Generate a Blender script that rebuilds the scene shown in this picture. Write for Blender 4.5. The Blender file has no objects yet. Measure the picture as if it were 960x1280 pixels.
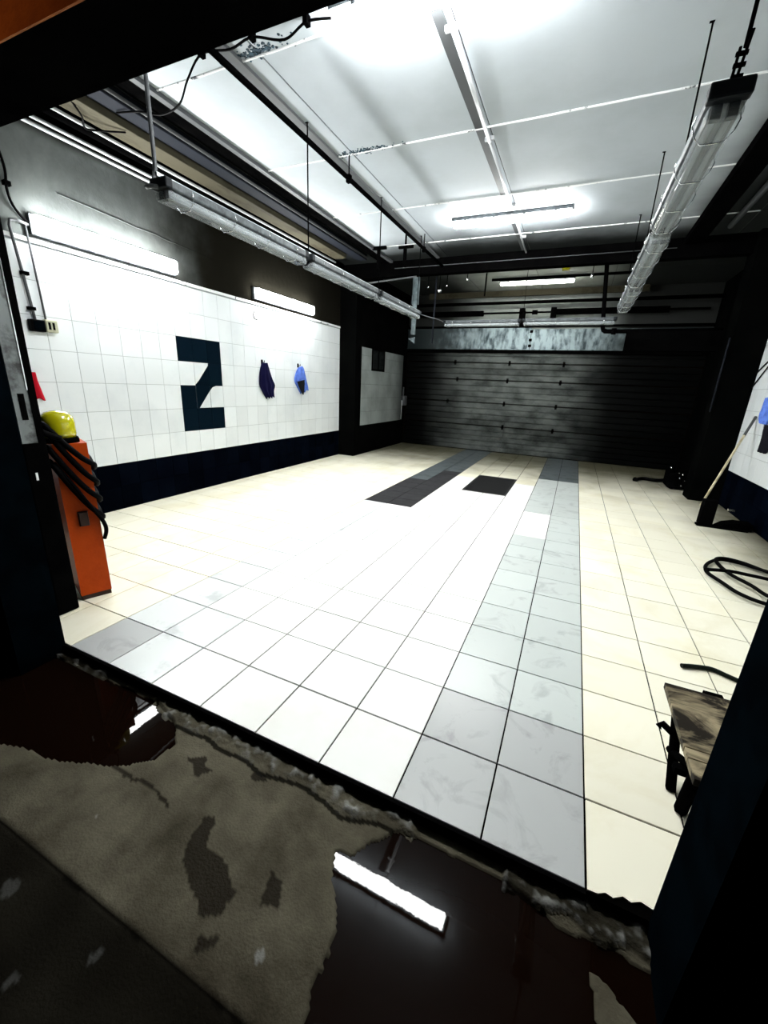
import bpy, bmesh, math, random
from mathutils import Vector, Matrix, noise
random.seed(7)
scene = bpy.context.scene

# ------------------------------------------------------------------ camera
cam_d = bpy.data.cameras.new('camera')
cam = bpy.data.objects.new('camera', cam_d)
scene.collection.objects.link(cam)
cam_d.sensor_fit = 'HORIZONTAL'
cam_d.sensor_width = 36.0
cam_d.lens = 36.0 * 507.864 / 960.0
cam_d.clip_start = 0.02
RGT = Vector((0.90876464, 0.41488803, 0.04488604))
DWN = Vector((0.16291088, -0.25368329, -0.95346989))
FWD = Vector((-0.38419641, 0.87379214, -0.29812817))
m = Matrix((RGT, -DWN, -FWD)).transposed().to_4x4()
m.translation = Vector((-0.25326, -0.97701, 1.34403))
cam.matrix_world = m
scene.camera = cam

# ------------------------------------------------------------------ world, exposure
world = bpy.data.worlds.new('night')
scene.world = world
world.use_nodes = True
bgn = world.node_tree.nodes['Background']
bgn.inputs[0].default_value = (0.35, 0.22, 0.12, 1)
bgn.inputs[1].default_value = 0.002
vs = scene.view_settings
vs.view_transform = 'Standard'
vs.look = 'None'
vs.exposure = 1.42
vs.gamma = 1.0
vs.use_curve_mapping = False
scene.cycles.use_denoising = True
scene.cycles.max_bounces = 8
scene.cycles.diffuse_bounces = 4
scene.cycles.glossy_bounces = 4
scene.cycles.transparent_max_bounces = 16
scene.cycles.caustics_reflective = False
scene.cycles.caustics_refractive = False
scene.cycles.sample_clamp_indirect = 8.0
LAMP = 72.0          # radiance of a lit diffuser
LAMP_WALL = 42.0

# warm street lamp outside, high up behind the photographer
sl = bpy.data.lights.new('street_lamp_light', 'SPOT')
sl.energy = 150
sl.color = (1.0, 0.50, 0.16)
sl.spot_size = math.radians(36)
sl.spot_blend = 0.6
sl.shadow_soft_size = 0.15
slo = bpy.data.objects.new('street_lamp_light', sl)
slo.location = (-3.2, -5.5, 4.6)
scene.collection.objects.link(slo)
slo.rotation_euler = (Vector((-2.6, -0.22, 3.3)) - slo.location).to_track_quat('-Z', 'Y').to_euler()

# ------------------------------------------------------------------ materials
def mat(name, col, rough=0.6, metal=0.0, spec=0.5, col2=None, scale=4.0, amt=(0.4, 0.65), detail=6.0, stretch=(1, 1, 1),
        bump=0.0, bscale=40.0, rand=0.0, rough2=None, emit=None, estr=0.0, alpha=1.0, coat=0.0, distort=0.0):
    M = bpy.data.materials.new(name)
    M.use_nodes = True
    nt = M.node_tree
    N, L = nt.nodes, nt.links
    b = N['Principled BSDF']
    b.inputs['Base Color'].default_value = (*col, 1)
    b.inputs['Roughness'].default_value = rough
    b.inputs['Metallic'].default_value = metal
    b.inputs['Specular IOR Level'].default_value = spec
    b.inputs['Alpha'].default_value = alpha
    b.inputs['Coat Weight'].default_value = coat
    geo = N.new('ShaderNodeNewGeometry')
    mp = N.new('ShaderNodeMapping')
    mp.inputs['Scale'].default_value = stretch
    L.new(geo.outputs['Position'], mp.inputs['Vector'])
    out = None
    if col2 is not None:
        nz = N.new('ShaderNodeTexNoise')
        nz.inputs['Scale'].default_value = scale
        nz.inputs['Detail'].default_value = detail
        nz.inputs['Roughness'].default_value = 0.62
        nz.inputs['Distortion'].default_value = distort
        L.new(mp.outputs[0], nz.inputs['Vector'])
        rp = N.new('ShaderNodeMapRange')
        rp.inputs['From Min'].default_value = amt[0]
        rp.inputs['From Max'].default_value = amt[1]
        L.new(nz.outputs['Fac'], rp.inputs['Value'])
        mx = N.new('ShaderNodeMix')
        mx.data_type = 'RGBA'
        mx.inputs[6].default_value = (*col, 1)
        mx.inputs[7].default_value = (*col2, 1)
        L.new(rp.outputs[0], mx.inputs[0])
        out = mx.outputs[2]
        if rough2 is not None:
            mr = N.new('ShaderNodeMapRange')
            mr.inputs['To Min'].default_value = rough
            mr.inputs['To Max'].default_value = rough2
            L.new(rp.outputs[0], mr.inputs['Value'])
            L.new(mr.outputs[0], b.inputs['Roughness'])
    if rand > 0:
        oi = N.new('ShaderNodeObjectInfo')
        mr = N.new('ShaderNodeMapRange')
        mr.inputs['To Min'].default_value = 1 - rand
        mr.inputs['To Max'].default_value = 1 + rand * 0.3
        L.new(oi.outputs['Random'], mr.inputs['Value'])
        hs = N.new('ShaderNodeHueSaturation')
        if out is not None:
            L.new(out, hs.inputs['Color'])
        else:
            hs.inputs['Color'].default_value = (*col, 1)
        L.new(mr.outputs[0], hs.inputs['Value'])
        out = hs.outputs[0]
    if out is not None:
        L.new(out, b.inputs['Base Color'])
    if bump > 0:
        n2 = N.new('ShaderNodeTexNoise')
        n2.inputs['Scale'].default_value = bscale
        n2.inputs['Detail'].default_value = 5
        L.new(mp.outputs[0], n2.inputs['Vector'])
        bp = N.new('ShaderNodeBump')
        bp.inputs['Strength'].default_value = bump
        bp.inputs['Distance'].default_value = 0.01
        L.new(n2.outputs['Fac'], bp.inputs['Height'])
        L.new(bp.outputs[0], b.inputs['Normal'])
    if emit is not None:
        b.inputs['Emission Color'].default_value = (*emit, 1)
        b.inputs['Emission Strength'].default_value = estr
    return M

def soot_shade(M, axis, ranges, col=(0.006, 0.007, 0.007), nscale=1.6, namt=0.5):
    """Darken the base colour: sooty paint, and fading light painted in. ranges = [(axis, plain_at, dark_at)], noise breaks the border."""
    nt = M.node_tree
    N, L = nt.nodes, nt.links
    b = N['Principled BSDF']
    src = b.inputs['Base Color'].links[0].from_socket if b.inputs['Base Color'].links else None
    geo = N.new('ShaderNodeNewGeometry')
    sep = N.new('ShaderNodeSeparateXYZ')
    L.new(geo.outputs['Position'], sep.inputs[0])
    nz = N.new('ShaderNodeTexNoise')
    nz.inputs['Scale'].default_value = nscale
    nz.inputs['Detail'].default_value = 5
    L.new(geo.outputs['Position'], nz.inputs['Vector'])
    cur = None
    for ax, a, c in ranges:
        mr = N.new('ShaderNodeMapRange')
        mr.clamp = False
        mr.inputs['From Min'].default_value = a
        mr.inputs['From Max'].default_value = c
        L.new(sep.outputs[ax], mr.inputs['Value'])
        if cur is None:
            cur = mr.outputs[0]
        else:
            mm = N.new('ShaderNodeMath')
            mm.operation = 'MAXIMUM'
            L.new(cur, mm.inputs[0])
            L.new(mr.outputs[0], mm.inputs[1])
            cur = mm.outputs[0]
    ad = N.new('ShaderNodeMath')
    ad.operation = 'MULTIPLY_ADD'
    ad.inputs[1].default_value = namt * 2
    L.new(nz.outputs['Fac'], ad.inputs[0])
    s2 = N.new('ShaderNodeMath')
    s2.operation = 'SUBTRACT'
    s2.inputs[1].default_value = namt
    L.new(cur, s2.inputs[0])
    L.new(s2.outputs[0], ad.inputs[2])
    cl = N.new('ShaderNodeMapRange')
    cl.interpolation_type = 'SMOOTHSTEP'
    L.new(ad.outputs[0], cl.inputs['Value'])
    mx = N.new('ShaderNodeMix')
    mx.data_type = 'RGBA'
    if src:
        L.new(src, mx.inputs[6])
    else:
        mx.inputs[6].default_value = b.inputs['Base Color'].default_value
    mx.inputs[7].default_value = (*col, 1)
    L.new(cl.outputs[0], mx.inputs[0])
    L.new(mx.outputs[2], b.inputs['Base Color'])
    return M

MAT = {}
MAT['white_tile'] = mat('white_wall_tile', (0.80, 0.84, 0.86), 0.12, col2=(0.66, 0.71, 0.74), scale=1.6, amt=(0.5, 0.8), rand=0.06)
MAT['dark_tile'] = mat('navy_wall_tile', (0.0022, 0.007, 0.013), 0.25, spec=0.02, rand=0.2)
MAT['base_tile'] = mat('navy_base_tile', (0.0008, 0.0014, 0.0036), 0.3, spec=0.0, rand=0.4, col2=(0.0016, 0.0030, 0.0065), scale=3)
MAT['grout'] = mat('wall_grout', (0.30, 0.33, 0.34), 0.8)
MAT['floor_grout'] = mat('floor_grout', (0.0012, 0.0011, 0.0010), 0.9, spec=0.0)
MAT['floor_white'] = mat('white_floor_tile', (0.84, 0.85, 0.82), 0.28, spec=0.15, col2=(0.78, 0.78, 0.73), scale=2.0, amt=(0.5, 0.75), rand=0.05, rough2=0.4)
MAT['floor_cream'] = mat('cream_floor_tile', (0.86, 0.83, 0.68), 0.34, spec=0.15, col2=(0.76, 0.71, 0.52), scale=2.2, amt=(0.48, 0.75), rand=0.08, rough2=0.5, distort=0.6)
MAT['floor_grey'] = mat('grey_floor_tile', (0.42, 0.435, 0.43), 0.30, spec=0.2, col2=(0.34, 0.345, 0.345), scale=5.0, amt=(0.54, 0.66), rand=0.10, rough2=0.5, distort=1.2)
soot_shade(MAT['floor_white'], 1, [(1, 5.2, 8.2)], col=(0.12, 0.115, 0.075), nscale=2.2, namt=0.2)  # white tiles darken towards the back door
MAT['floor_band'] = mat('light_grey_floor_tile', (0.52, 0.56, 0.54), 0.28, spec=0.2, col2=(0.41, 0.44, 0.43), scale=5.0, amt=(0.55, 0.66), rand=0.07, distort=1.0)
MAT['floor_pale'] = mat('pale_grey_floor_tile', (0.66, 0.69, 0.68), 0.28, spec=0.2, col2=(0.50, 0.53, 0.53), scale=5.0, amt=(0.55, 0.66), rand=0.06)
soot_shade(MAT['floor_cream'], 1, [(1, 4.9, 7.9), (0, 0.9, 1.9)], col=(0.10, 0.095, 0.06), nscale=2.2, namt=0.25)  # cream tiles darken towards the back door and the right wall
MAT['floor_mid'] = mat('slate_floor_tile', (0.085, 0.10, 0.105), 0.5, spec=0.15, col2=(0.05, 0.06, 0.06), scale=5.0, amt=(0.5, 0.65), rand=0.15)
MAT['floor_dark'] = mat('charcoal_floor_tile', (0.032, 0.032, 0.034), 0.6, spec=0.12, col2=(0.022, 0.022, 0.024), scale=9.0, rand=0.15)
MAT['plaster'] = mat('sooty_plaster', (0.115, 0.126, 0.123), 0.9, spec=0.0, col2=(0.06, 0.067, 0.065), scale=1.7, amt=(0.40, 0.68), bump=0.5, bscale=14, distort=0.4)
soot_shade(MAT['plaster'], 1, [(1, 1.6, 3.1), (2, 3.03, 3.12)], col=(0.009, 0.0083, 0.0062), nscale=2.3, namt=0.45)
MAT['black'] = mat('black_paint', (0.0010, 0.0010, 0.0011), 0.7, spec=0.0, col2=(0.002, 0.002, 0.002), scale=8)
MAT['black_wall'] = mat('shade_black_wall', (0.0012, 0.0014, 0.0014), 0.9, spec=0.0, col2=(0.0024, 0.0026, 0.0024), scale=3)  # darkness of the back bay put into an even near-black colour
MAT['navy'] = mat('navy_paint', (0.0010, 0.0024, 0.0036), 0.6, spec=0.0, col2=(0.0007, 0.0013, 0.0020), scale=7, amt=(0.45, 0.6))
MAT['orange_facade'] = mat('orange_render', (0.42, 0.13, 0.022), 0.85, col2=(0.30, 0.08, 0.014), scale=6, bump=0.35, bscale=90)
MAT['ceiling'] = mat('ceiling_paint', (0.49, 0.535, 0.575), 0.7, spec=0.1, col2=(0.42, 0.46, 0.49), scale=1.1, amt=(0.4, 0.7), rand=0.05)
soot_shade(MAT['ceiling'], 0, [(1, 4.75, 5.75), (0, 0.35, 0.95), (0, -3.25, -3.5)], col=(0.012, 0.014, 0.014), nscale=1.3, namt=0.35)
MAT['ceiling_back'] = mat('back_bay_ceiling_paint', (0.50, 0.53, 0.50), 0.7, spec=0.2, col2=(0.36, 0.39, 0.36), scale=1.5, amt=(0.4, 0.7))
soot_shade(MAT['ceiling_back'], 0, [(0, -0.5, 0.4), (0, -1.8, -2.9)], col=(0.012, 0.014, 0.013), nscale=1.3, namt=0.25)  # panels darken towards both side walls
MAT['joint_dark'] = mat('dark_ceiling_joint', (0.06, 0.06, 0.06), 0.8)
MAT['joint_white'] = mat('white_ceiling_filler', (0.82, 0.84, 0.85), 0.6, col2=(0.05, 0.06, 0.07), scale=9, amt=(0.60, 0.66))
MAT['blue_mould'] = mat('blue_black_flaking', (0.035, 0.09, 0.13), 0.8, col2=(0.008, 0.012, 0.018), scale=25)
MAT['white_pipe'] = mat('white_plastic_conduit', (0.50, 0.52, 0.54), 0.45, spec=.2)
MAT['grey_pipe'] = mat('grey_plastic_conduit', (0.085, 0.09, 0.095), 0.5, spec=.1)
MAT['steel'] = mat('galvanised_steel', (0.42, 0.46, 0.47), 0.38, metal=0.85, col2=(0.20, 0.23, 0.24), scale=7, amt=(0.45, 0.62))
MAT['rail_steel'] = mat('worn_rail_steel', (0.20, 0.22, 0.22), 0.5, metal=0.6, col2=(0.05, 0.05, 0.05), scale=9, amt=(0.45, 0.6))
MAT['bright_metal'] = mat('bright_metal', (0.80, 0.82, 0.84), 0.2, metal=1.0)
MAT['lintel'] = mat('galvanised_sheet', (0.36, 0.45, 0.48), 0.55, metal=0.35, col2=(0.035, 0.06, 0.07), scale=9, amt=(0.44, 0.62), stretch=(1.0, 1, 0.4), detail=8)
soot_shade(MAT['lintel'], 0, [(0, -0.9, 0.9), (0, -1.8, -3.4)], col=(0.012, 0.022, 0.024), nscale=5.0, namt=0.5)  # sheet turns darker and mottled towards both ends
MAT['door'] = mat('dirty_grey_steel_door', (0.125, 0.138, 0.132), 0.5, metal=0.25, spec=0.08, col2=(0.028, 0.033, 0.031), scale=3.2, amt=(0.40, 0.66), stretch=(0.7, 1, 1.2), bump=0.2, bscale=25)
soot_shade(MAT['door'], 0, [(0, -0.9, 0.5), (0, -2.2, -3.6)], col=(0.0012, 0.0016, 0.0016), nscale=1.5, namt=0.25)  # fading light at both door ends is painted into the colour
MAT['back_wall'] = mat('back_wall_paint', (0.46, 0.50, 0.48), 0.75, col2=(0.30, 0.34, 0.32), scale=1.8, amt=(0.4, 0.7))
soot_shade(MAT['back_wall'], 0, [(0, -0.4, 0.5), (0, -2.2, -3.1)], col=(0.008, 0.010, 0.009), nscale=1.5, namt=0.2)  # dim sides of the wall, shade painted into its colour
MAT['yellow_beam'] = mat('dirty_yellow_beam', (0.055, 0.050, 0.034), 0.7, spec=.05, col2=(0.03, 0.026, 0.017), scale=9, amt=(0.5, 0.7), stretch=(1, .3, 1))
MAT['blue_beam'] = mat('slate_blue_beam', (0.012, 0.014, 0.019), 0.7, spec=.05)
MAT['grey_tray'] = mat('lamp_housing_grey', (0.075, 0.085, 0.09), 0.5, spec=.2, col2=(0.03, 0.035, 0.04), scale=20)
MAT['dark_tray'] = mat('lamp_end_dark', (0.008, 0.010, 0.012), 0.6, spec=.1)
MAT['cover'] = mat('clear_lamp_cover', (0.50, 0.55, 0.57), 0.12, spec=0.4, alpha=0.30)
MAT['dead_tube'] = mat('unlit_tube', (0.22, 0.24, 0.25), 0.25)
MAT['lit'] = mat('lit_diffuser', (0.9, 0.9, 0.9), 0.4, emit=(0.985, 1.0, 0.985), estr=LAMP)
MAT['lit_wall'] = mat('lit_wall_diffuser', (0.9, 0.9, 0.9), 0.4, emit=(0.985, 1.0, 0.985), estr=LAMP_WALL)
MAT['lit_back'] = mat('lit_back_diffuser', (0.9, 0.9, 0.88), 0.4, emit=(1.0, 1.0, 0.90), estr=9.0)
MAT['orange'] = mat('orange_cabinet_paint', (0.46, 0.055, 0.003), 0.5, spec=.1, col2=(0.34, 0.038, 0.002), scale=5, amt=(0.45, 0.7), bump=0.1, bscale=70)
MAT['rust'] = mat('dark_rust', (0.03, 0.012, 0.006), 0.8)
MAT['yellow'] = mat('yellow_beacon_plastic', (0.42, 0.39, 0.004), 0.18, spec=0.6, coat=0.5)
MAT['rubber'] = mat('black_rubber', (0.0012, 0.0012, 0.0014), 0.55, spec=0.025)
MAT['green_rubber'] = mat('dark_green_hose', (0.003, 0.006, 0.0035), 0.5, spec=.1)
MAT['navy_cloth'] = mat('navy_cloth', (0.0028, 0.0024, 0.028), 0.9, spec=0.1)
MAT['blue_cloth'] = mat('light_blue_cloth', (0.13, 0.24, 0.74), 0.9, spec=0.1, col2=(0.07, 0.13, 0.50), scale=16)
MAT['black_cloth'] = mat('dark_cloth', (0.006, 0.006, 0.010), 0.9, spec=0.1)
MAT['red_cloth'] = mat('red_cloth', (0.42, 0.006, 0.018), 0.9, spec=0.1)
MAT['cream_plastic'] = mat('cream_socket_plastic', (0.50, 0.50, 0.36), 0.4)
MAT['wood'] = mat('dirty_painted_wood', (0.30, 0.25, 0.155), 0.6, spec=.1, col2=(0.010, 0.007, 0.004), scale=11, amt=(0.42, 0.58), stretch=(0.45, 1, 1), distort=0.8, detail=9)
MAT['pole_wood'] = mat('pale_wood_pole', (0.62, 0.56, 0.38), 0.5, col2=(0.45, 0.38, 0.22), scale=12)
MAT['water'] = mat('puddle_water', (0.0036, 0.0014, 0.0007), 0.012, spec=0.065, bump=0.012, bscale=9)
MAT['window'] = mat('dark_window_glass', (0.008, 0.010, 0.010), 0.1)
MAT['pit'] = mat('drain_grate_black', (0.006, 0.006, 0.007), 0.5)

# ground material with stain attribute
def ground_mat():
    M = mat('rough_concrete', (0.098, 0.090, 0.064), 0.9, spec=0.02, col2=(0.024, 0.020, 0.013), scale=4.0, amt=(0.34, 0.70), bump=0.35, bscale=130, detail=14, distort=0.15)
    nt = M.node_tree
    N, L = nt.nodes, nt.links
    b = N['Principled BSDF']
    src = b.inputs['Base Color'].links[0].from_socket
    at = N.new('ShaderNodeAttribute')
    at.attribute_name = 'stain'
    sp = N.new('ShaderNodeSeparateColor')
    L.new(at.outputs['Color'], sp.inputs[0])
    prev = src
    for k, c in ((0, (0.005, 0.003, 0.0015)), (1, (0.0022, 0.0019, 0.0012)), (2, (0.22, 0.225, 0.215))):
        mx = N.new('ShaderNodeMix')
        mx.data_type = 'RGBA'
        L.new(prev, mx.inputs[6])
        mx.inputs[7].default_value = (*c, 1)
        L.new(sp.outputs[k], mx.inputs[0])
        prev = mx.outputs[2]
    L.new(prev, b.inputs['Base Color'])
    mr = N.new('ShaderNodeMapRange')
    mr.inputs['To Min'].default_value = 0.9
    mr.inputs['To Max'].default_value = 0.45
    L.new(sp.outputs[0], mr.inputs['Value'])
    L.new(mr.outputs[0], b.inputs['Roughness'])
    return M
MAT['ground'] = ground_mat()

# ------------------------------------------------------------------ helpers
class G:
    """collects geometry, then links it as one mesh object"""
    def __init__(self):
        self.v, self.f, self.sm = [], [], []
    def add(self, vs_, fs_, smooth=False):
        n = len(self.v)
        self.v += [tuple(p) for p in vs_]
        self.f += [tuple(i + n for i in f) for f in fs_]
        self.sm += [smooth] * len(fs_)
        return self
    def box(self, x0, x1, y0, y1, z0, z1, ch=0.0, rz=0.0, origin=None):
        if ch <= 0:
            vs_ = [(x, y, z) for z in (z0, z1) for y in (y0, y1) for x in (x0, x1)]
            fs_ = [(0, 2, 3, 1), (4, 5, 7, 6), (0, 1, 5, 4), (2, 6, 7, 3), (0, 4, 6, 2), (1, 3, 7, 5)]
        else:
            bm = bmesh.new()
            bmesh.ops.create_cube(bm, size=1)
            for v in bm.verts:
                v.co = ((x0 + x1) / 2 + v.co.x * (x1 - x0), (y0 + y1) / 2 + v.co.y * (y1 - y0), (z0 + z1) / 2 + v.co.z * (z1 - z0))
            bmesh.ops.bevel(bm, geom=bm.edges[:] + bm.verts[:], offset=ch, segments=2, profile=0.5, affect='EDGES')
            bm.verts.index_update()
            vs_ = [v.co[:] for v in bm.verts]
            fs_ = [tuple(v.index for v in f.verts) for f in bm.faces]
            bm.free()
        if rz:
            o = Vector(origin or ((x0 + x1) / 2, (y0 + y1) / 2, 0))
            R = Matrix.Rotation(rz, 3, 'Z')
            vs_ = [tuple(R @ (Vector(p) - Vector((o.x, o.y, 0))) + Vector((o.x, o.y, 0))) for p in vs_]
        return self.add(vs_, fs_)
    def tube(self, pts, r, n=8, caps=True):
        pts = [Vector(p) for p in pts]
        rs = r if isinstance(r, (list, tuple)) else [r] * len(pts)
        vs_, fs_ = [], []
        t0 = (pts[1] - pts[0]).normalized()
        up = Vector((0, 0, 1)) if abs(t0.z) < 0.9 else Vector((1, 0, 0))
        a = t0.cross(up).normalized()
        for i, p in enumerate(pts):
            t = (pts[min(i + 1, len(pts) - 1)] - pts[max(i - 1, 0)]).normalized()
            a = (a - t * a.dot(t)).normalized()
            b_ = t.cross(a)
            for k in range(n):
                an = 2 * math.pi * k / n
                vs_.append(tuple(p + (a * math.cos(an) + b_ * math.sin(an)) * rs[i]))
        for i in range(len(pts) - 1):
            for k in range(n):
                fs_.append((i * n + k, i * n + (k + 1) % n, (i + 1) * n + (k + 1) % n, (i + 1) * n + k))
        self.add(vs_, fs_, True)
        if caps:
            m_ = len(self.v) - len(vs_)
            self.f.append(tuple(m_ + k for k in range(n - 1, -1, -1)))
            self.f.append(tuple(m_ + (len(pts) - 1) * n + k for k in range(n)))
            self.sm += [False, False]
        return self
    def prism(self, poly, axis, a, b_):
        """poly = 2D points on the other two axes (in axis order), extruded from a to b_ along axis"""
        def P(p, t):
            q = list(p)
            q.insert(axis, t)
            return tuple(q)
        n = len(poly)
        vs_ = [P(p, a) for p in poly] + [P(p, b_) for p in poly]
        fs_ = [tuple(range(n))[::-1], tuple(range(n, 2 * n))] + [(i, (i + 1) % n, n + (i + 1) % n, n + i) for i in range(n)]
        return self.add(vs_, fs_)
    def lathe(self, prof, c, n=20, axis='z'):
        vs_, fs_ = [], []
        for r, h in prof:
            for k in range(n):
                an = 2 * math.pi * k / n
                vs_.append((c[0] + r * math.cos(an), c[1] + r * math.sin(an), c[2] + h))
        for i in range(len(prof) - 1):
            for k in range(n):
                fs_.append((i * n + k, i * n + (k + 1) % n, (i + 1) * n + (k + 1) % n, (i + 1) * n + k))
        self.add(vs_, fs_, True)
        m_ = len(self.v) - len(vs_)
        self.f.append(tuple(m_ + k for k in range(n - 1, -1, -1)))
        self.f.append(tuple(m_ + (len(prof) - 1) * n + k for k in range(n)))
        self.sm += [False, False]
        return self
    def build(self, name, material, parent=None, mats=None):
        me = bpy.data.meshes.new(name)
        me.from_pydata(self.v, [], self.f)
        me.update()
        bm = bmesh.new()
        bm.from_mesh(me)
        bmesh.ops.recalc_face_normals(bm, faces=bm.faces)
        bm.to_mesh(me)
        bm.free()
        me.polygons.foreach_set('use_smooth', self.sm)
        me.materials.append(MAT[material])
        o = bpy.data.objects.new(name, me)
        scene.collection.objects.link(o)
        if parent is not None:
            o.parent = parent
            if parent.type == 'EMPTY':
                o.matrix_parent_inverse = Matrix.Translation(-parent.location)
        return o

def tag(o, label, cat, group=None, kind=None):
    o['label'] = label
    o['category'] = cat
    if group: o['group'] = group
    if kind: o['kind'] = kind
    return o

def thing(name, label, cat, loc, group=None):
    o = bpy.data.objects.new(name, None)
    scene.collection.objects.link(o)
    o.location = loc
    o.empty_display_size = 0.05
    return tag(o, label, cat, group)

def struct(o, label=None, cat=None):
    o['kind'] = 'structure'
    if label: o['label'] = label
    if cat: o['category'] = cat
    return o

def child(src_mesh, name, parent, loc, rot=None):
    o = bpy.data.objects.new(name, src_mesh)
    scene.collection.objects.link(o)
    o.parent = parent
    o.location = loc
    if rot: o.rotation_euler = rot
    return o

def smooth_path(pts, n=6):
    P = [Vector(p) for p in pts]
    out = []
    for i in range(len(P) - 1):
        p0, p1, p2, p3 = P[max(i - 1, 0)], P[i], P[i + 1], P[min(i + 2, len(P) - 1)]
        for k in range(n):
            t = k / n
            out.append(0.5 * ((2 * p1) + (p2 - p0) * t + (2 * p0 - 5 * p1 + 4 * p2 - p3) * t * t + (3 * p1 - p0 - 3 * p2 + p3) * t ** 3))
    out.append(P[-1])
    return out

def tile_mesh(name, u, v, d, material, axis=2, ch=0.0015, flip=1):
    """A tile centred on the origin, face size u x v, body d thick going back from its face; axis = facing axis."""
    a, b_ = u / 2, v / 2
    ring = lambda s, h: [(-a + s, -b_ + s, h), (a - s, -b_ + s, h), (a - s, b_ - s, h), (-a + s, b_ - s, h)]
    P = ring(0, -d) + ring(0, -ch) + ring(ch, 0)
    F = [(8, 9, 10, 11)] + [(i, (i + 1) % 4, 4 + (i + 1) % 4, 4 + i) for i in range(4)] + [(4 + i, 4 + (i + 1) % 4, 8 + (i + 1) % 4, 8 + i) for i in range(4)]
    if axis == 0:      # u -> y, v -> z, face towards +x (flip = -1: -x)
        P = [(p[2] * flip, p[0] * flip, p[1]) for p in P]
    me = bpy.data.meshes.new(name)
    me.from_pydata(P, [], F)
    me.update()
    me.materials.append(MAT[material])
    return me

T = 0.3              # floor tile pitch
XL, XR = -4.338, 1.75
CZ = 3.28            # ceiling
YF, YB = 0.0, 8.5

# ------------------------------------------------------------------ floor
floor = G()
floor.box(XL - .1, XR + .1, 0.0, YB + .1, -0.30, -0.006)
floor = struct(floor.build('floor', 'floor_grout'), 'glossy tiled garage floor, white and cream with two grey stripes', 'floor')

PIT = (-5, -3, 15, 19)
def floor_kind(i, j):
    if i in (-8, -7):
        if i == -8 and 11 <= j < 16: return 'floor_dark'
        if i == -7 and 11 <= j < 19: return 'floor_dark'
        if j >= 16: return 'floor_mid'
        if i == -8: return 'floor_grey' if j == 0 else 'floor_pale'
        return 'floor_pale' if j in (7, 9, 0, 1) else 'floor_white'
    if i in (-2, -1):
        if i == -2 and 10 <= j < 13: return 'floor_white'
        if j >= 20: return 'floor_mid'
        return 'floor_grey' if j < 2 else 'floor_band'
    if i >= 0 or i < -8: return 'floor_cream'
    if j >= 18: return 'floor_cream'
    return 'floor_white'

GAP = 0.0058
cells = []
for i in range(-15, 6):
    for j in range(0, 29):
        if PIT[0] <= i < PIT[1] and PIT[2] <= j < PIT[3]: continue
        x0, x1 = max(i * T, XL), min((i + 1) * T, XR)
        y0, y1 = j * T, min((j + 1) * T, YB - .02)
        if x1 - x0 < .03 or y1 - y0 < .03: continue
        if i == 0 and j == 0: continue
        cells.append((x0, x1, y0, y1, floor_kind(i, j), i, j))
camp = Vector((-0.25, -0.98, 1.34))
def shows(c):
    d = Vector(((c[0] + c[1]) / 2, (c[2] + c[3]) / 2, 0)) - camp
    z = d.dot(FWD)
    if z <= 0: return 0
    u, v = 480 + 508 * d.dot(RGT) / z, 640 + 508 * d.dot(DWN) / z
    inside = -20 < u < 980 and -20 < v < 1300
    return (1.0 if inside else 0.02) * 1.0 / (z ** 3)
cells.sort(key=shows, reverse=True)
meshes = {}
rest = {}
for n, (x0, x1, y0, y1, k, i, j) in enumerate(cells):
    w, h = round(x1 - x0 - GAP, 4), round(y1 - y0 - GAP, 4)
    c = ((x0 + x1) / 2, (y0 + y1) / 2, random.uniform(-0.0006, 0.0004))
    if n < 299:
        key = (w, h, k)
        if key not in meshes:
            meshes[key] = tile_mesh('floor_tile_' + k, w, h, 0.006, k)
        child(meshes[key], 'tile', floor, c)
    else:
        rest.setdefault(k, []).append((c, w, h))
# the far or hidden tiles: still real tiles, joined
gfar, gm = G(), []
for k, L_ in rest.items():
    for c, w, h in L_:
        a, b_, s = w / 2, h / 2, .0015
        P = [(c[0] + sx * a, c[1] + sy * b_, -.006) for sx, sy in ((-1, -1), (1, -1), (1, 1), (-1, 1))] + \
            [(c[0] + sx * (a - s), c[1] + sy * (b_ - s), c[2]) for sx, sy in ((-1, -1), (1, -1), (1, 1), (-1, 1))]
        gfar.add(P, [(4, 5, 6, 7)] + [(q, (q + 1) % 4, 4 + (q + 1) % 4, 4 + q) for q in range(4)])
        gm += [k] * 5
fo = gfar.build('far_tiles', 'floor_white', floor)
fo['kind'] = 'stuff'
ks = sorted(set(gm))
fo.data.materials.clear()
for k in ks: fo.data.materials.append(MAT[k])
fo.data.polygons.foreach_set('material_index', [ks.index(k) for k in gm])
# broken front tile by the right jamb
g = G()
poly = [(0.004, 0.295), (0.296, 0.295), (0.296, 0.03), (0.25, 0.022), (0.20, 0.035), (0.165, 0.03), (0.14, 0.036), (0.115, 0.022), (0.095, 0.028), (0.07, 0.012), (0.05, 0.016), (0.03, 0.004), (0.004, 0.003)]
g.prism(poly, 2, -0.006, 0.0)
g.build('tile', 'floor_cream', floor)
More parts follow.
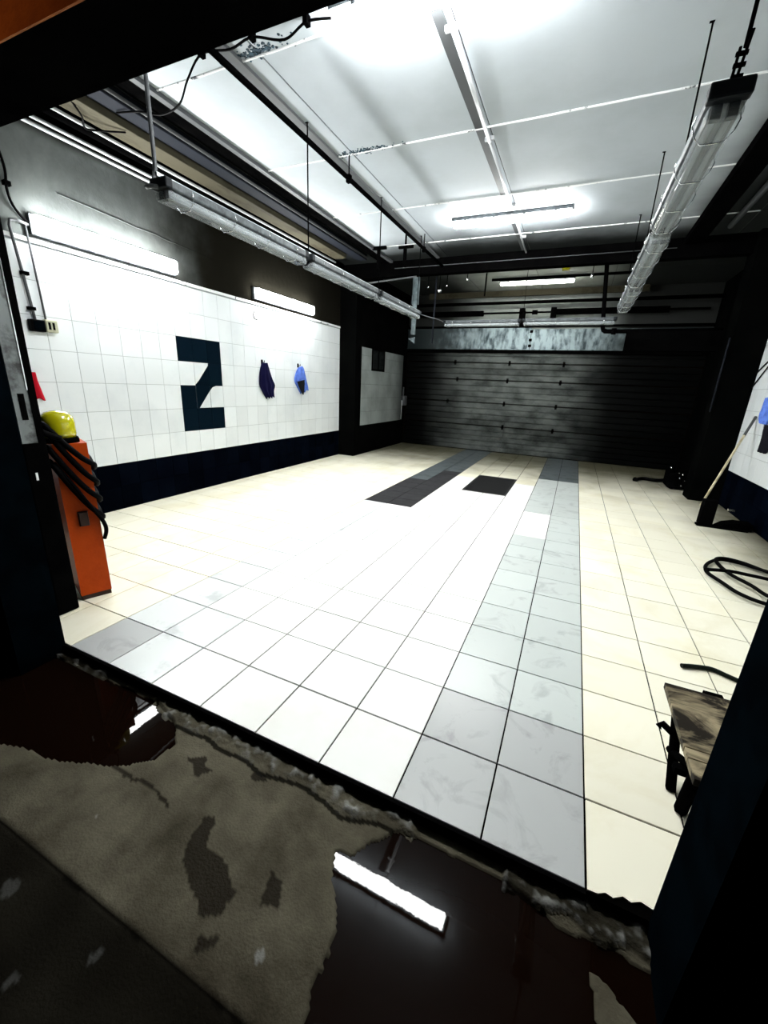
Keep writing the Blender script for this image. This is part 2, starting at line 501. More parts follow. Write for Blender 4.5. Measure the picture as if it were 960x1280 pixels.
# drain pit grate
g = G()
x0, x1, y0, y1 = PIT[0] * T, PIT[1] * T, PIT[2] * T, PIT[3] * T
for a in ((x0 + .004, x0 + .03, y0 + .004, y1 - .004), (x1 - .03, x1 - .004, y0 + .004, y1 - .004), (x0 + .03, x1 - .03, y0 + .004, y0 + .03), (x0 + .03, x1 - .03, y1 - .03, y1 - .004)):
    g.box(a[0], a[1], a[2], a[3], -.02, 0.001)
grate = thing('drain_grate', 'square black drain grate set in the white floor tiles', 'grate', ((x0 + x1) / 2, (y0 + y1) / 2, 0))
g.build('frame', 'pit', grate)
for q in range(24):
    yy = y0 + .045 + q * (y1 - y0 - .09) / 23
    G().box(x0 + .03, x1 - .03, yy - .012, yy + .012, -.02, -.001).build('bar', 'pit', grate)
# threshold steel edge
g = G()
g.box(-2.46, 0.0, -0.012, 0.0, -0.05, -0.002)
th = struct(g.build('trim_1', 'black'), 'black edging strip along the front of the tiled floor')

# ------------------------------------------------------------------ outside ground
def pip(x, y, poly):
    c = False
    n = len(poly)
    for i in range(n):
        x0, y0 = poly[i]
        x1, y1 = poly[i - 1]
        if (y0 > y) != (y1 > y) and x < (x1 - x0) * (y - y0) / (y1 - y0) + x0:
            c = not c
    return c
PUD_L = [(-2.9, -0.47), (-2.3, -.47), (-2.064, -0.447), (-1.848, -0.396), (-1.704, -0.351), (-1.548, -0.291), (-1.49, -0.234), (-1.485, -0.153), (-1.55, -0.09), (-1.665, -0.05), (-1.76, -0.02), (-2.1, -.035), (-2.35, -.045), (-2.9, -0.06)]
PUD_R = [(-0.70, -0.20), (-0.64, -0.185), (-0.615, -0.12), (-0.56, -0.065), (-0.39, -0.045), (-0.2, -0.05), (-0.05, -0.10), (0.1, -.09), (0.5, -.1), (1.0, -0.15), (1.0, -1.5), (-0.56, -1.5), (-0.58, -0.54), (-0.61, -0.46), (-0.60, -0.39), (-0.63, -0.31), (-0.665, -0.267)]
DRY = [(0.02, -0.16), (0.06, -.17), (0.14, -0.22), (0.13, -0.34), (0.04, -0.3)]
BLOBS = [((-1.39, -0.18), (-1.31, -0.14), (-1.30, -0.16), (-1.255, -0.17), (-1.284, -0.215), (-1.33, -.19)),
         ((-1.12, -0.09), (-1.07, -0.085), (-1.05, -0.11), (-1.10, -0.13)),
         ((-1.155, -0.31), (-1.10, -0.30), (-1.06, -0.36), (-0.99, -0.38), (-0.91, -0.42), (-0.91, -.465), (-0.955, -0.50), (-1.03, -0.47), (-1.10, -0.42)),
         ((-0.925, -0.525), (-0.88, -0.505), (-0.87, -.52), (-0.91, -0.555)),
         ((-0.84, -0.34), (-0.80, -0.345), (-0.78, -0.40), (-0.82, -0.42)),
         ((-1.62, -.30), (-1.28, -.32), (-1.27, -.33), (-1.6, -.32))]
gx0, gx1, gy0, gy1 = -3.1, 1.0, -2.0, -0.001
nx, ny = 480, 230
V, F, C = [], [], []
for b_ in range(ny + 1):
    ty = b_ / ny
    y = gy1 + (gy0 - gy1) * (ty ** 1.35)
    for a in range(nx + 1):
        x = gx0 + (gx1 - gx0) * a / nx
        w1 = noise.noise((x * 9, y * 9, 1.3)) * .018 + noise.noise((x * 30, y * 30, 4.1)) * .008
        w2 = noise.noise((x * 9, y * 9, 7.7)) * .018 + noise.noise((x * 30, y * 30, 8.1)) * .008
        jx, jy = x + w1, y + w2
        z = -0.05 + noise.noise((x * 3, y * 3, .5)) * .0025 + noise.noise((x * 40, y * 40, .9)) * .0009
        st = [0.0, 0.0, 0.0]
        wet = pip(jx, jy, PUD_L) or (pip(jx, jy, PUD_R) and not pip(jx, jy, DRY))
        if wet:
            z -= 0.010
            st[0] = 1.0
        else:
            z += 0.0035
        for P in BLOBS:
            if pip(jx, jy, P):
                st[0] = 0.85
        if -0.606 < y + w2 * .2 < -0.594:
            z -= 0.006
            st[1] = 1.0
        if y <= -0.60:
            st[1] = max(st[1], 0.93 + 0.06 * noise.noise((x * 5, y * 5, 3)))
        # mortar rubble strip along the threshold
        edge = (-0.085 + noise.noise((x * 6, 3, 1)) * .05)
        if y > edge and -1.75 < x < -0.50:
            k = min(1, (y - edge) / .03)
            rub = noise.noise((x * 22, y * 22, 2)) + .6 * noise.noise((x * 60, y * 60, 5))
            z += k * (0.010 + .012 * rub)
            st[2] = max(0, min(1, rub * 1.3 - .05)) * k * (0.9 if y < -0.02 else 0.1)
            st[0] = 0
            if -0.03 < y: st[1] = .6
        if abs(y - edge) < .008 and -1.6 < x < -0.5: st[1] = .9
        if y > -0.07 + noise.noise((x * 12, 9, 1)) * .03 and -0.22 < x < 0.3:
            rub = noise.noise((x * 25, y * 25, 2)) + .6 * noise.noise((x * 60, y * 60, 5))
            z += 0.012 + .012 * rub
            st[2] = max(0, min(.6, rub - .1))
            st[1] = .7
        if y > -0.05 and x < -2.05:
            rub = noise.noise((x * 25, y * 25, 2))
            z += 0.012 + .012 * rub
            st[1] = .5; st[2] = max(0, rub * .6); st[0] = 0
        # pale drips
        q = noise.noise((x * 14, y * 14, 21))
        if not wet and (y < -0.45 and x > -1.5) and q > 0.52:
            st[2] = max(st[2], .55 if y > -.6 else .12)
        if x < -2.05 and not wet: st[0] = max(st[0], .8)
        V.append((x, y, z))
        C.append((min(1, st[0]), min(1, st[1]), min(1, st[2]), 1))
for b_ in range(ny):
    for a in range(nx):
        i = b_ * (nx + 1) + a
        F.append((i, i + nx + 1, i + nx + 2, i + 1))
me = bpy.data.meshes.new('ground')
me.from_pydata(V, [], F)
me.update()
me.polygons.foreach_set('use_smooth', [True] * len(F))
ca = me.color_attributes.new('stain', 'FLOAT_COLOR', 'POINT')
ca.data.foreach_set('color', [c for q in C for c in q])
me.materials.append(MAT['ground'])
gr = bpy.data.objects.new('ground', me)
scene.collection.objects.link(gr)
struct(gr, 'stained dark concrete ground outside the garage opening', 'ground')
g = G()
for a in ((-9, -3.09, -7, -0.0), (0.99, 6, -7, -0.0), (-3.1, 1.0, -7, -1.99)):
    g.box(a[0], a[1], a[2], a[3], -0.3, -0.052)
o = g.build('ground', 'black_wall')
struct(o, 'dark yard beyond the concrete strip', 'ground')

def puddle(poly, label):
    g = G()
    cx = [p[0] for p in poly]; cy = [p[1] for p in poly]
    x0, x1, y0, y1 = min(cx) - .05, max(cx) + .05, min(cy) - .05, min(-0.014, max(cy) + .03)
    g.box(x0, x1, y0, y1, -0.075, -0.0535)
    o = g.build('puddle', 'water')
    return tag(o, label, 'puddle')
puddle(PUD_L, 'still dark puddle by the left jamb mirroring the bright wall lamp')
puddle(PUD_R, 'wide brown-black puddle below the right half of the threshold mirroring a ceiling lamp')

# ------------------------------------------------------------------ left wall
TW, TH = 0.20856, 0.25824
Y0c, ZB = 1.60809, 0.46407
wl = G()
wl.box(XL - .22, XL - .006, 0, 5.95, -.1, CZ)
wl.box(XL - .006, XL, 0, 5.95, 2.30, CZ)
wall_left = struct(wl.build('wall_left', 'plaster'), 'left wall, white tiles over a navy tiled base with sooty plaster above', 'wall')
g = G(); g.box(XL - .0062, XL - .004, 0, 5.95, ZB, 2.30); g.build('grout', 'grout', wall_left)
g = G(); g.box(XL - .0062, XL - .004, 0, 5.95, 0, ZB); g.build('grout', 'base_tile', wall_left)
Zp = [(0, 4), (3, 4), (3, 2), (2.45, 2.0), (2.2, 1.93), (2.0, 1.78), (1.15, 1.0), (3, 1.0), (3, 0), (0, 0), (0, 2), (0.75, 2.0), (1.0, 2.05), (1.25, 2.22), (2.1, 3.0), (0, 3)]
def clip(poly, x0, x1, y0, y1):
    def cl(P, ins, inter):
        out = []
        for i in range(len(P)):
            a, b_ = P[i - 1], P[i]
            if ins(b_):
                if not ins(a): out.append(inter(a, b_))
                out.append(b_)
            elif ins(a): out.append(inter(a, b_))
        return out
    def ix(c): return lambda a, b_: (c, a[1] + (b_[1] - a[1]) * (c - a[0]) / (b_[0] - a[0]))
    def iy(c): return lambda a, b_: (a[0] + (b_[0] - a[0]) * (c - a[1]) / (b_[1] - a[1]), c)
    P = cl(poly, lambda p: p[0] >= x0, ix(x0))
    if P: P = cl(P, lambda p: p[0] <= x1, ix(x1))
    if P: P = cl(P, lambda p: p[1] >= y0, iy(y0))
    if P: P = cl(P, lambda p: p[1] <= y1, iy(y1))
    return P
G().prism([(Y0c + (4 + p[0]) * TW, ZB + (1 + p[1]) * TH) for p in Zp], 0, XL - .0045, XL - .0035).build('backing', 'dark_tile', wall_left)
def area(P): return abs(sum(P[i - 1][0] * P[i][1] - P[i][0] * P[i - 1][1] for i in range(len(P)))) / 2 if P else 0
WG = 0.003
tw = tile_mesh('wall_tile_white', TW - WG, TH - WG, .006, 'white_tile', 0)
td = tile_mesh('wall_tile_dark', TW - WG, TH - WG, .006, 'dark_tile', 0)
BH = ZB / 2
tb = tile_mesh('base_tile', TW - WG, BH - WG, .006, 'base_tile', 0)
wedge = {}
for c in range(-8, 21):
    ya, yb = Y0c + c * TW, min(Y0c + (c + 1) * TW, 5.95)
    full = yb - ya > TW - .001 and ya > 0
    ya = max(ya, 0)
    for r in range(0, 7):
        zc = ZB + (r + .5) * TH
        if 4 <= c < 7 and 1 <= r < 5:
            P = clip(Zp, c - 4, c - 3, r - 1, r)
            A = area(P)
            if A > .97:
                child(td, 'tile', wall_left, (XL, (ya + yb) / 2, zc)); continue
            child(tw, 'tile', wall_left, (XL, (ya + yb) / 2, zc))
            if A > .02:
                q = [(Y0c + (4 + p[0]) * TW, ZB + (1 + p[1]) * TH) for p in P]
                q = [(min(max(a, ya + WG / 2), yb - WG / 2), min(max(b_, ZB + r * TH + WG / 2), ZB + (r + 1) * TH - WG / 2)) for a, b_ in q]
                G().prism(q, 0, XL - .002, XL + .0012).build('tile', 'dark_tile', wall_left)
            continue
        if full:
            child(tw, 'tile', wall_left, (XL, (ya + yb) / 2, zc))
        else:
            child(tile_mesh('wall_tile_cut', yb - ya - WG, TH - WG, .006, 'white_tile', 0), 'tile', wall_left, (XL, (ya + yb) / 2, zc))
    for r in range(2):
        mm = tb if full else tile_mesh('base_tile_cut', yb - ya - WG, BH - WG, .006, 'base_tile', 0)
        child(mm, 'tile', wall_left, (XL, (ya + yb) / 2, (r + .5) * BH))
g = G(); g.box(XL - .004, XL + .012, 0, 5.95, 2.285, 2.315, .003)
struct(g.build('trim_2', 'joint_white'), 'white capping strip along the top of the left wall tiles')
# horizontal crack ledge in the plaster
g = G()
pts = []
for k in range(30):
    y = 1.45 + k * .055
    pts.append((XL + .001, y, 2.70 - .002 * k + noise.noise((y * 5, 0, 0)) * .012))
g.tube(pts, .004, 5)
g.build('crack_ridge', 'plaster', wall_left)

# second stretch of the left wall, set forward, with its own tile field
wl2 = G()
wl2.box(-4.56, -4.006, 5.95, YB, -.1, CZ)
W2 = struct(wl2.build('wall_left', 'black_wall'), 'shade-black stretch of left wall beyond the pilaster with a small tiled field', 'wall')
MAT['back_tile'] = mat('grey_wall_tile', (0.27, 0.30, 0.295), 0.5, spec=.1, col2=(0.20, 0.22, 0.215), scale=2.2, rand=.08)
soot_shade(MAT['back_tile'], 1, [(1, 7.6, 8.5)], col=(0.03, 0.034, 0.033), nscale=1.2, namt=.15)  # tiles darken towards the far end of the field
t2 = tile_mesh('wall_tile_back', .2055 - WG, .2585 - WG, .008, 'back_tile', 0)
t3 = tile_mesh('wall_tile_back_cut', .2055 - WG, .142 - WG, .008, 'back_tile', 0)
for c in range(10):
    for r in range(6):
        yc = 6.19 + (c + .5) * .2055
        zc = .567 + (r + .5) * .2585
        if r >= 4 and 2 <= c < 5: continue
        child(t2 if r < 5 else t3, 'tile', W2, (-4.0, yc, zc if r < 5 else .567 + 5 * .2585 + .071))
wn = thing('window', 'small dark window high in the tiled field beyond the pilaster', 'window', (-4.0, 6.9, 1.6))
wn['kind'] = 'structure'; wn.name = 'window_1'
g = G()
ya, yb, za, zb = 6.61, 7.21, 1.605, 2.02
for q in ((ya, yb, za, za + .03), (ya, yb, zb - .03, zb), (ya, ya + .03, za, zb), (yb - .03, yb, za, zb), ((ya + yb) / 2 - .015, (ya + yb) / 2 + .015, za, zb)):
    g.box(-4.012, -3.992, q[0], q[1], q[2], q[3])
g.build('window_frame', 'black', wn)
G().box(-4.010, -4.004, ya, yb, za, zb).build('pane', 'window', wn)
# grey switch box at the end of that field
o = thing('switch_box', 'pale grey switch box with conduit near the left end of the shutter door', 'switch box', (-3.98, 8.33, 1.0))
G().box(-4.005, -3.93, 8.27, 8.43, .90, 1.12, .006).build('body', 'grey_pipe', o)
G().tube([(-3.98, 8.30, 1.12), (-3.98, 8.30, 1.32)], .018).build('conduit', 'grey_pipe', o)
G().tube([(-3.99, 8.26, .58), (-3.99, 8.26, 1.02)], .012).build('conduit', 'white_pipe', o)

# ------------------------------------------------------------------ right wall
wr = G()
wr.box(XR + .006, XR + .22, 0, 5.82, -.1, 2.30)
wr.box(XR + .0, XR + .22, 0, 5.82, 2.30, CZ)
wall_right = struct(wr.build('wall_right', 'black_wall'), 'right wall, white tiles over a navy base and black plaster above', 'wall')
g = G(); g.box(XR + .004, XR + .0062, 0, 5.82, ZB, 2.30); g.build('grout', 'grout', wall_right)
g = G(); g.box(XR + .004, XR + .0062, 0, 5.82, 0, ZB); g.build('grout', 'base_tile', wall_right)
twr = tile_mesh('wall_tile_white_r', TW - WG, TH - WG, .006, 'white_tile', 0, flip=-1)
tbr = tile_mesh('base_tile_r', TW - WG, BH - WG, .006, 'base_tile', 0, flip=-1)
for c in range(0, 28):
    yc = 5.44 + .31 - .5 * TW - c * TW
    yc = 5.715 - (c) * TW
    if yc < .1: break
    for r in range(7):
        child(twr, 'tile', wall_right, (XR, yc, ZB + (r + .5) * TH))
    for r in range(2):
        child(tbr, 'tile', wall_right, (XR, yc, (r + .5) * BH))
g = G(); g.box(1.40, XR + .22, 5.82, 6.15, -.1, CZ)
struct(g.build('column', 'black_wall'), 'shade-black pilaster on the right wall', 'column')
g = G(); g.box(XR, XR + .22, 6.15, YB, -.1, CZ)
struct(g.build('wall_right', 'black_wall'), 'shade-black back stretch of the right wall', 'wall')

# ------------------------------------------------------------------ front wall, jambs, header
g = G()
g.box(-9, -2.445, -.2, 0, -.3, 2.105)
g.box(-2.445, -2.44, -.2, 0, -.05, 2.105)
struct(g.build('wall_front', 'navy'), 'navy-black pier at the left of the opening', 'wall')
g = G()
g.box(.157, 6, -.2, 0, -.3, 2.105)
struct(g.build('wall_front', 'navy'), 'dark navy painted pier and jamb at the right of the opening', 'wall')
g = G(); g.box(-9, 6, -.2, 0.0, 2.105, 5.0)
struct(g.build('beam', 'black'), 'thick black header beam over the garage opening', 'beam')
g = G(); g.box(-9, 6, -.205, -.2, 2.105, 5.0)
struct(g.build('wall_front', 'orange_facade'), 'orange rendered facade above the black header', 'wall')

# ------------------------------------------------------------------ back wall and shutter door
g = G()
g.box(-4.1, XR + .2, YB + .02, YB + .2, 2.5, CZ)
struct(g.build('wall_back', 'back_wall'), 'grubby pale back wall above the door', 'wall')
door = thing('door_1', 'closed grey sectional steel door with horizontal ribs at the back', 'door', (-1.3, 8.49, 0))
door['kind'] = 'structure'
pz = [0.0, .393, .56, 1.06, 1.545, 1.90, 2.17]
pz = [0.0, .565, 1.062, 1.545, 1.90, 2.17]
ribs = {0: 5, 1: 4, 2: 4, 3: 3, 4: 2}
for k in range(5):
    a, b_ = pz[k], pz[k + 1]
    g = G()
    prof = []
    n = ribs[k]
    h = (b_ - a - .008) / n
    base = 8.50
    z = a + .004
    for q in range(n):
        prof += [(base - .002, z + .003), (base - .020, z + .012), (base - .020, z + h - .012), (base - .002, z + h - .003)]
        z += h
    prof += [(base + .02, b_ - .004), (base + .02, a + .004)]
    g.prism(prof, 0, -3.99, 1.74)
    g.build('panel', 'door', door)
for z, xs in ((1.90, (-2.84, -1.66, -.59)), (1.545, (-2.76, -1.66, -.60)), (1.062, (-2.94, -1.67, -.61)), (.565, (-1.64, -.60))):
    for x in xs:
        g = G()
        g.box(x - .022, x + .022, 8.468, 8.482, z - .05, z + .05)
        g.tube([(x - .03, 8.466, z), (x + .03, 8.466, z)], .011, 8)
        g.build('hinge', 'black', door)
g = G(); g.tube([(-1.61, 8.470, .72), (-1.60, 8.466, .55), (-1.61, 8.466, .3), (-1.63, 8.466, .1), (-1.62, 8.466, .03)], .006, 6)
g.build('pull_cord', 'grey_pipe', door)
# galvanised lintel sheets
lt = thing('lintel_sheet', 'blue-grey galvanised sheet lintel over the back door, left of the seam', 'lintel', (-2.6, 8.44, 2.17))
G().box(-3.99, -1.305, 8.43, 8.445, 2.165, 2.60).build('sheet', 'lintel', lt)
G().box(-3.99, -1.305, 8.40, 8.43, 2.165, 2.18).build('flange', 'lintel', lt)
lt = thing('lintel_sheet', 'blue-grey galvanised sheet lintel over the back door, right of the seam', 'lintel', (0, 8.44, 2.17))
G().box(-1.295, 1.74, 8.43, 8.445, 2.165, 2.56).build('sheet', 'lintel', lt)
G().box(-1.295, 1.74, 8.40, 8.43, 2.165, 2.18).build('flange', 'lintel', lt)
for z in (2.25, 2.36, 2.52):
    G().box(-1.33, -1.27, 8.418, 8.43, z - .03, z + .02).build('seam_bracket', 'black', lt)
g = G(); g.box(-3.99, 1.74, 8.40, 8.47, 2.10, 2.165)
struct(g.build('trim_3', 'black'), 'black bar under the galvanised lintel')
# torsion shaft
sh = thing('torsion_shaft', 'black torsion shaft with springs running across above the back door', 'shaft', (-1.2, 8.36, 2.86))
G().tube([(-3.9, 8.36, 2.86), (1.6, 8.36, 2.86)], .018).build('shaft', 'black', sh)
G().tube([(-3.7, 8.36, 2.86), (-2.30, 8.36, 2.86)], .055, 12).build('spring', 'black', sh)
G().tube([(-.90, 8.36, 2.86), (1.0, 8.36, 2.86)], .055, 12).build('spring', 'black', sh)
G().tube([(-1.33, 8.36, 2.86), (-1.23, 8.36, 2.86)], .042, 8).build('coupler', 'black', sh)
for x in (-1.52, -.93):
    g = G(); g.box(x - .05, x + .05, 8.30, 8.5, 2.62, 2.90); g.tube([(x - .05, 8.36, 2.87), (x + .05, 8.36, 2.87)], .075, 12)
    g.build('bearing_bracket', 'black', sh)

# ------------------------------------------------------------------ ceiling
g = G()
g.box(XL - .2, XR + .2, 0, 6.0, CZ + .006, CZ + .2)
ceil_ = struct(g.build('ceiling', 'joint_dark'), 'pale blue-grey panelled ceiling with sooty edges', 'ceiling')
xs = [XL, -3.6, -2.4, -1.2, 0.0, 1.2, XR]
ys = [0.0, .45, 1.65, 2.85, 4.05, 5.22, 5.95]
def panel(x0, x1, y0, y1, material, parent):
    a = .004
    P = [(x0 + a, y0 + a, CZ + .006), (x1 - a, y0 + a, CZ + .006), (x1 - a, y1 - a, CZ + .006), (x0 + a, y1 - a, CZ + .006),
         (x0 + a, y0 + a, CZ + .002), (x1 - a, y0 + a, CZ + .002), (x1 - a, y1 - a, CZ + .002), (x0 + a, y1 - a, CZ + .002),
         (x0 + a * 2, y0 + a * 2, CZ), (x1 - a * 2, y0 + a * 2, CZ), (x1 - a * 2, y1 - a * 2, CZ), (x0 + a * 2, y1 - a * 2, CZ)]
    F = [(8, 9, 10, 11), (0, 3, 2, 1)] + [(i, (i + 1) % 4, 4 + (i + 1) % 4, 4 + i) for i in range(4)] + [(4 + i, 4 + (i + 1) % 4, 8 + (i + 1) % 4, 8 + i) for i in range(4)]
    G().add(P, F).build('panel', material, parent)
for i in range(len(xs) - 1):
    for j in range(len(ys) - 1):
        if xs[i] == 0.0: continue
        x1 = xs[i + 1] if xs[i + 1] != 0.0 else 1.2
        panel(xs[i], x1, ys[j], ys[j + 1], 'ceiling', ceil_)
# white filler ridges along the cross joints
for y in ys[1:-1]:
    g = G()
    pts = []
    x = -3.55
    while x < 1.25:
        pts.append((x, y + noise.noise((x * 4, y, 0)) * .004, CZ - .001))
        x += .06
    g.tube(pts, .0085, 6)
    g.build('joint_filler', 'joint_white', ceil_)
# dark flaking patches at the crossings by the left black pipe
for (cx, cy, w) in ((-2.42, 1.62, .22), (-2.30, 2.84, .30)):
    g = G()
    for k in range(170):
        a, b_ = random.gauss(0, w * .5), random.gauss(0, .022)
        r = random.uniform(.003, .013)
        g.lathe([(r, 0), (r * .6, -.004)], (cx + a, cy + b_, CZ), 5)
    o = g.build('flaking_paint', 'blue_mould', ceil_)
    o['kind'] = 'stuff'
# raised longitudinal battens
g = G(); g.box(-2.62, -2.54, 0, 5.9, CZ - .02, CZ); g.build('batten', 'grey_pipe', ceil_)
g = G(); g.box(-3.38, -3.33, 0, 5.9, CZ - .03, CZ); g.build('batten', 'grey_pipe', ceil_)

g = G()
g.box(-4.3, XR + .2, 6.0, YB + .2, CZ + .006, CZ + .2)
ceil2 = struct(g.build('ceiling', 'joint_dark'), 'ceiling of the back bay behind the black cross beam', 'ceiling')
for i, (a, b_) in enumerate(((-4.0, -2.4), (-2.4, -1.2), (-1.2, 0), (0, XR))):
    for c, d in ((6.05, 7.25), (7.25, YB)):
        panel(a, b_, c, d, 'ceiling_back', ceil2)
g = G(); g.box(XL, XR + .1, 5.93, 6.07, 3.06, CZ + .01)
struct(g.build('beam', 'black'), 'black cross beam under the ceiling in front of the back bay', 'beam')
o = G().tube([(-3.3, 5.92, 3.17), (.6, 5.92, 3.17)], .0055).build('conduit', 'grey_pipe')
tag(o, 'thin pale conduit along the front face of the black cross beam', 'conduit')

# ------------------------------------------------------------------ pipes along the left of the ceiling
def pipe(name, pts, r, m, label, cat, n=8, group=None):
    o = G().tube(pts, r, n).build(name, m)
    return tag(o, label, cat, group)
pipe('wall_pipe', [(XL + .022, 0.01, 3.105), (XL + .022, 5.4, 3.105)], .016, 'white_pipe', 'bright thin pipe running along the very top of the left wall plaster', 'pipe')
pipe('duct_pipe', [(-4.24, 0.01, 3.165), (-4.24, 5.6, 3.165)], .050, 'black', 'fat black pipe just above the bright pipe on the left wall', 'pipe', 12)
pipe('wall_pipe', [(-4.20, 0.01, 3.10), (-4.20, 5.3, 3.10)], .014, 'white_pipe', 'bright thin pipe between the two fat black pipes at the left ceiling edge', 'pipe')
pipe('duct_pipe', [(-4.10, 0.01, 3.165), (-4.10, 5.6, 3.165)], .045, 'black', 'fat black pipe beside the yellowed beam at the left ceiling edge', 'pipe', 12)
pipe('wall_pipe', [(-3.99, 0.01, 3.125), (-3.99, 5.2, 3.125)], .013, 'white_pipe', 'bright thin pipe along the lower edge of the yellowed beam', 'pipe')
o = G().box(-3.97, -3.77, 0.01, 5.15, 3.15, CZ, .006).build('ceiling_beam', 'yellow_beam')
tag(o, 'yellowed dirty beam running along the left edge of the ceiling', 'beam')
o = G().box(-3.76, -3.60, 0.01, 5.5, 3.20, CZ, .006).build('ceiling_beam', 'blue_beam')
tag(o, 'slate blue channel beside the yellowed beam on the ceiling', 'beam')
pipe('conduit', [(-3.59, 0.01, 3.23), (-3.59, 5.5, 3.23)], .014, 'grey_pipe', 'grey conduit along the ceiling between slate channel and pale panels', 'conduit')
g = G(); g.box(-3.56, -3.36, 0.01, 5.9, CZ - .012, CZ - .001); tag(g.build('ceiling_strip', 'black'), 'flat black strip on the ceiling left of the pale panels', 'strip')

bp_ = thing('sprinkler_pipe', 'long straight black pipe hung under the left half of the ceiling', 'pipe', (-2.43, 3, 3.1))
G().tube([(-2.45, 0.01, 3.1), (-2.42, 5.7, 3.1)], .020, 10).build('pipe', 'black', bp_)
for y in (.8, 2.85, 4.9):
    g = G(); g.box(-2.455, -2.415, y - .02, y + .02, 3.07, 3.13); g.tube([(-2.435, y, 3.12), (-2.435, y, CZ)], .006, 6)
    g.build('clamp', 'black', bp_)
G().tube([(-2.43, 4.25, 3.08), (-2.43, 4.25, 2.98)], .012, 6).build('nozzle', 'black', bp_)

cb = thing('ceiling_cable', 'wavy black cable clipped across the ceiling towards the nearest lamp', 'cable', (-2.5, 1.5, 3.24))
pts = [(-1.79, 1.53, 3.24), (-1.956, 1.509, 3.25), (-2.127, 1.533, 3.225), (-2.322, 1.485, 3.25), (-2.493, 1.49, 3.235), (-2.712, 1.476, 3.25), (-2.87, 1.5, 3.17), (-3.027, 1.56, 3.10), (-3.25, 1.6, 3.10), (-3.5, 1.62, 3.17), (-3.717, 1.6, 3.19)]
G().tube(smooth_path(pts), .0065, 6).build('cable', 'rubber', cb)
for p in ((-1.956, 1.509), (-2.322, 1.485), (-2.712, 1.476)):
    G().box(p[0] - .014, p[0] + .014, p[1] - .02, p[1] + .02, 3.235, CZ).build('clip', 'black', cb)
pts = [(-3.80, 1.25, 3.2), (-3.86, 1.42, 3.12), (-3.95, 1.5, 3.09), (-3.9, 1.6, 3.11), (-3.80, 1.72, 3.14)]
pipe('loose_cable', smooth_path(pts), .007, 'rubber', 'short drooping black cable slung under the yellowed beam', 'cable', 6)

cd = thing('ceiling_conduit', 'white conduit along the middle of the ceiling feeding the lamps', 'conduit', (-1.22, 3, 3.25))
G().tube([(-1.21, 1.72, 3.255), (-1.225, 3.0, 3.255)], .0155).build('pipe', 'white_pipe', cd)
G().tube([(-1.225, 3.0, 3.257), (-1.235, 4.35, 3.257)], .012).build('pipe', 'white_pipe', cd)
G().tube([(-1.235, 4.6, 3.257), (-1.25, 5.93, 3.257)], .012).build('pipe', 'white_pipe', cd)
for y in (1.85, 2.98, 4.3, 5.3):
    G().box(-1.26, -1.185, y - .012, y + .012, 3.25, CZ, .003).build('clip', 'white_pipe', cd)
g = G(); g.box(-1.31, -1.245, 1.7, 5.9, CZ - .004, CZ); tag(g.build('joint_tape', 'grey_pipe'), 'grey smudged tape strip along the ceiling beside the white conduit', 'tape')
# right side dark channel and pipes
o = G().box(.66, .86, 0.01, 5.9, 3.20, CZ, .006).build('ceiling_channel', 'black'); tag(o, 'black channel along the right side of the ceiling', 'channel')
pipe('conduit', [(1.02, .01, 3.24), (1.02, 5.5, 3.24)], .03, 'grey_pipe', 'grey pipe along the ceiling right of the black channel', 'conduit')

# ------------------------------------------------------------------ lit lamps
def lit_lamp(loc, axis, L, w, h, material, label, face='-z', group='lit fluorescent lamps', tubes=False):
    t = thing('fluorescent_lamp', label, 'lamp', loc, group)
    x, y, z = loc
    hw = w / 2
    def B(l0, l1, a0, a1, d0, d1, ch):
        """l along the lamp, a across, d away from the mounting surface"""
        g = G()
        if face == '-z':
            if axis == 'x': g.box(x + l0, x + l1, y + a0, y + a1, z - d1, z - d0, ch)
            else: g.box(x + a0, x + a1, y + l0, y + l1, z - d1, z - d0, ch)
        else:
            g.box(x + d0, x + d1, y + l0, y + l1, z + a0, z + a1, ch)
        return g
    B(0, L, -hw, hw, 0, h * .42, .006).build('housing', 'grey_tray', t)
    B(.012, L - .012, -hw + .008, hw - .008, h * .42, h, min(.022, h * .25)).build('diffuser', material, t)
    for k in range(4):
        l = L * (k + .5) / 4
        for s in (-1, 1):
            B(l - .012, l + .012, s * hw - .004, s * hw + .004, h * .25, h * .6, 0).build('clip', 'grey_tray', t)
    return t
lit_lamp((-1.80, 1.55, CZ), 'x', 1.24, .15, .09, 'lit', 'glaring lit ceiling lamp nearest the opening', group=None)
lit_lamp((-1.95, 4.55, CZ), 'x', 1.33, .13, .085, 'lit', 'lit ceiling lamp across the middle of the garage ceiling', group=None)
lit_lamp((-1.88, 7.55, CZ), 'x', 1.28, .11, .09, 'lit_back', 'lit yellowish ceiling lamp in the back bay above the shaft', group=None)
lit_lamp((XL, 1.19, 2.41), 'y', 1.30, .145, .10, 'lit_wall', 'lit wall lamp at the near end of the left wall', face='+x', group=None)
lit_lamp((XL, 3.68, 2.415), 'y', 1.33, .14, .10, 'lit_wall', 'lit wall lamp above the two hanging cloths on the left wall', face='+x', group=None)

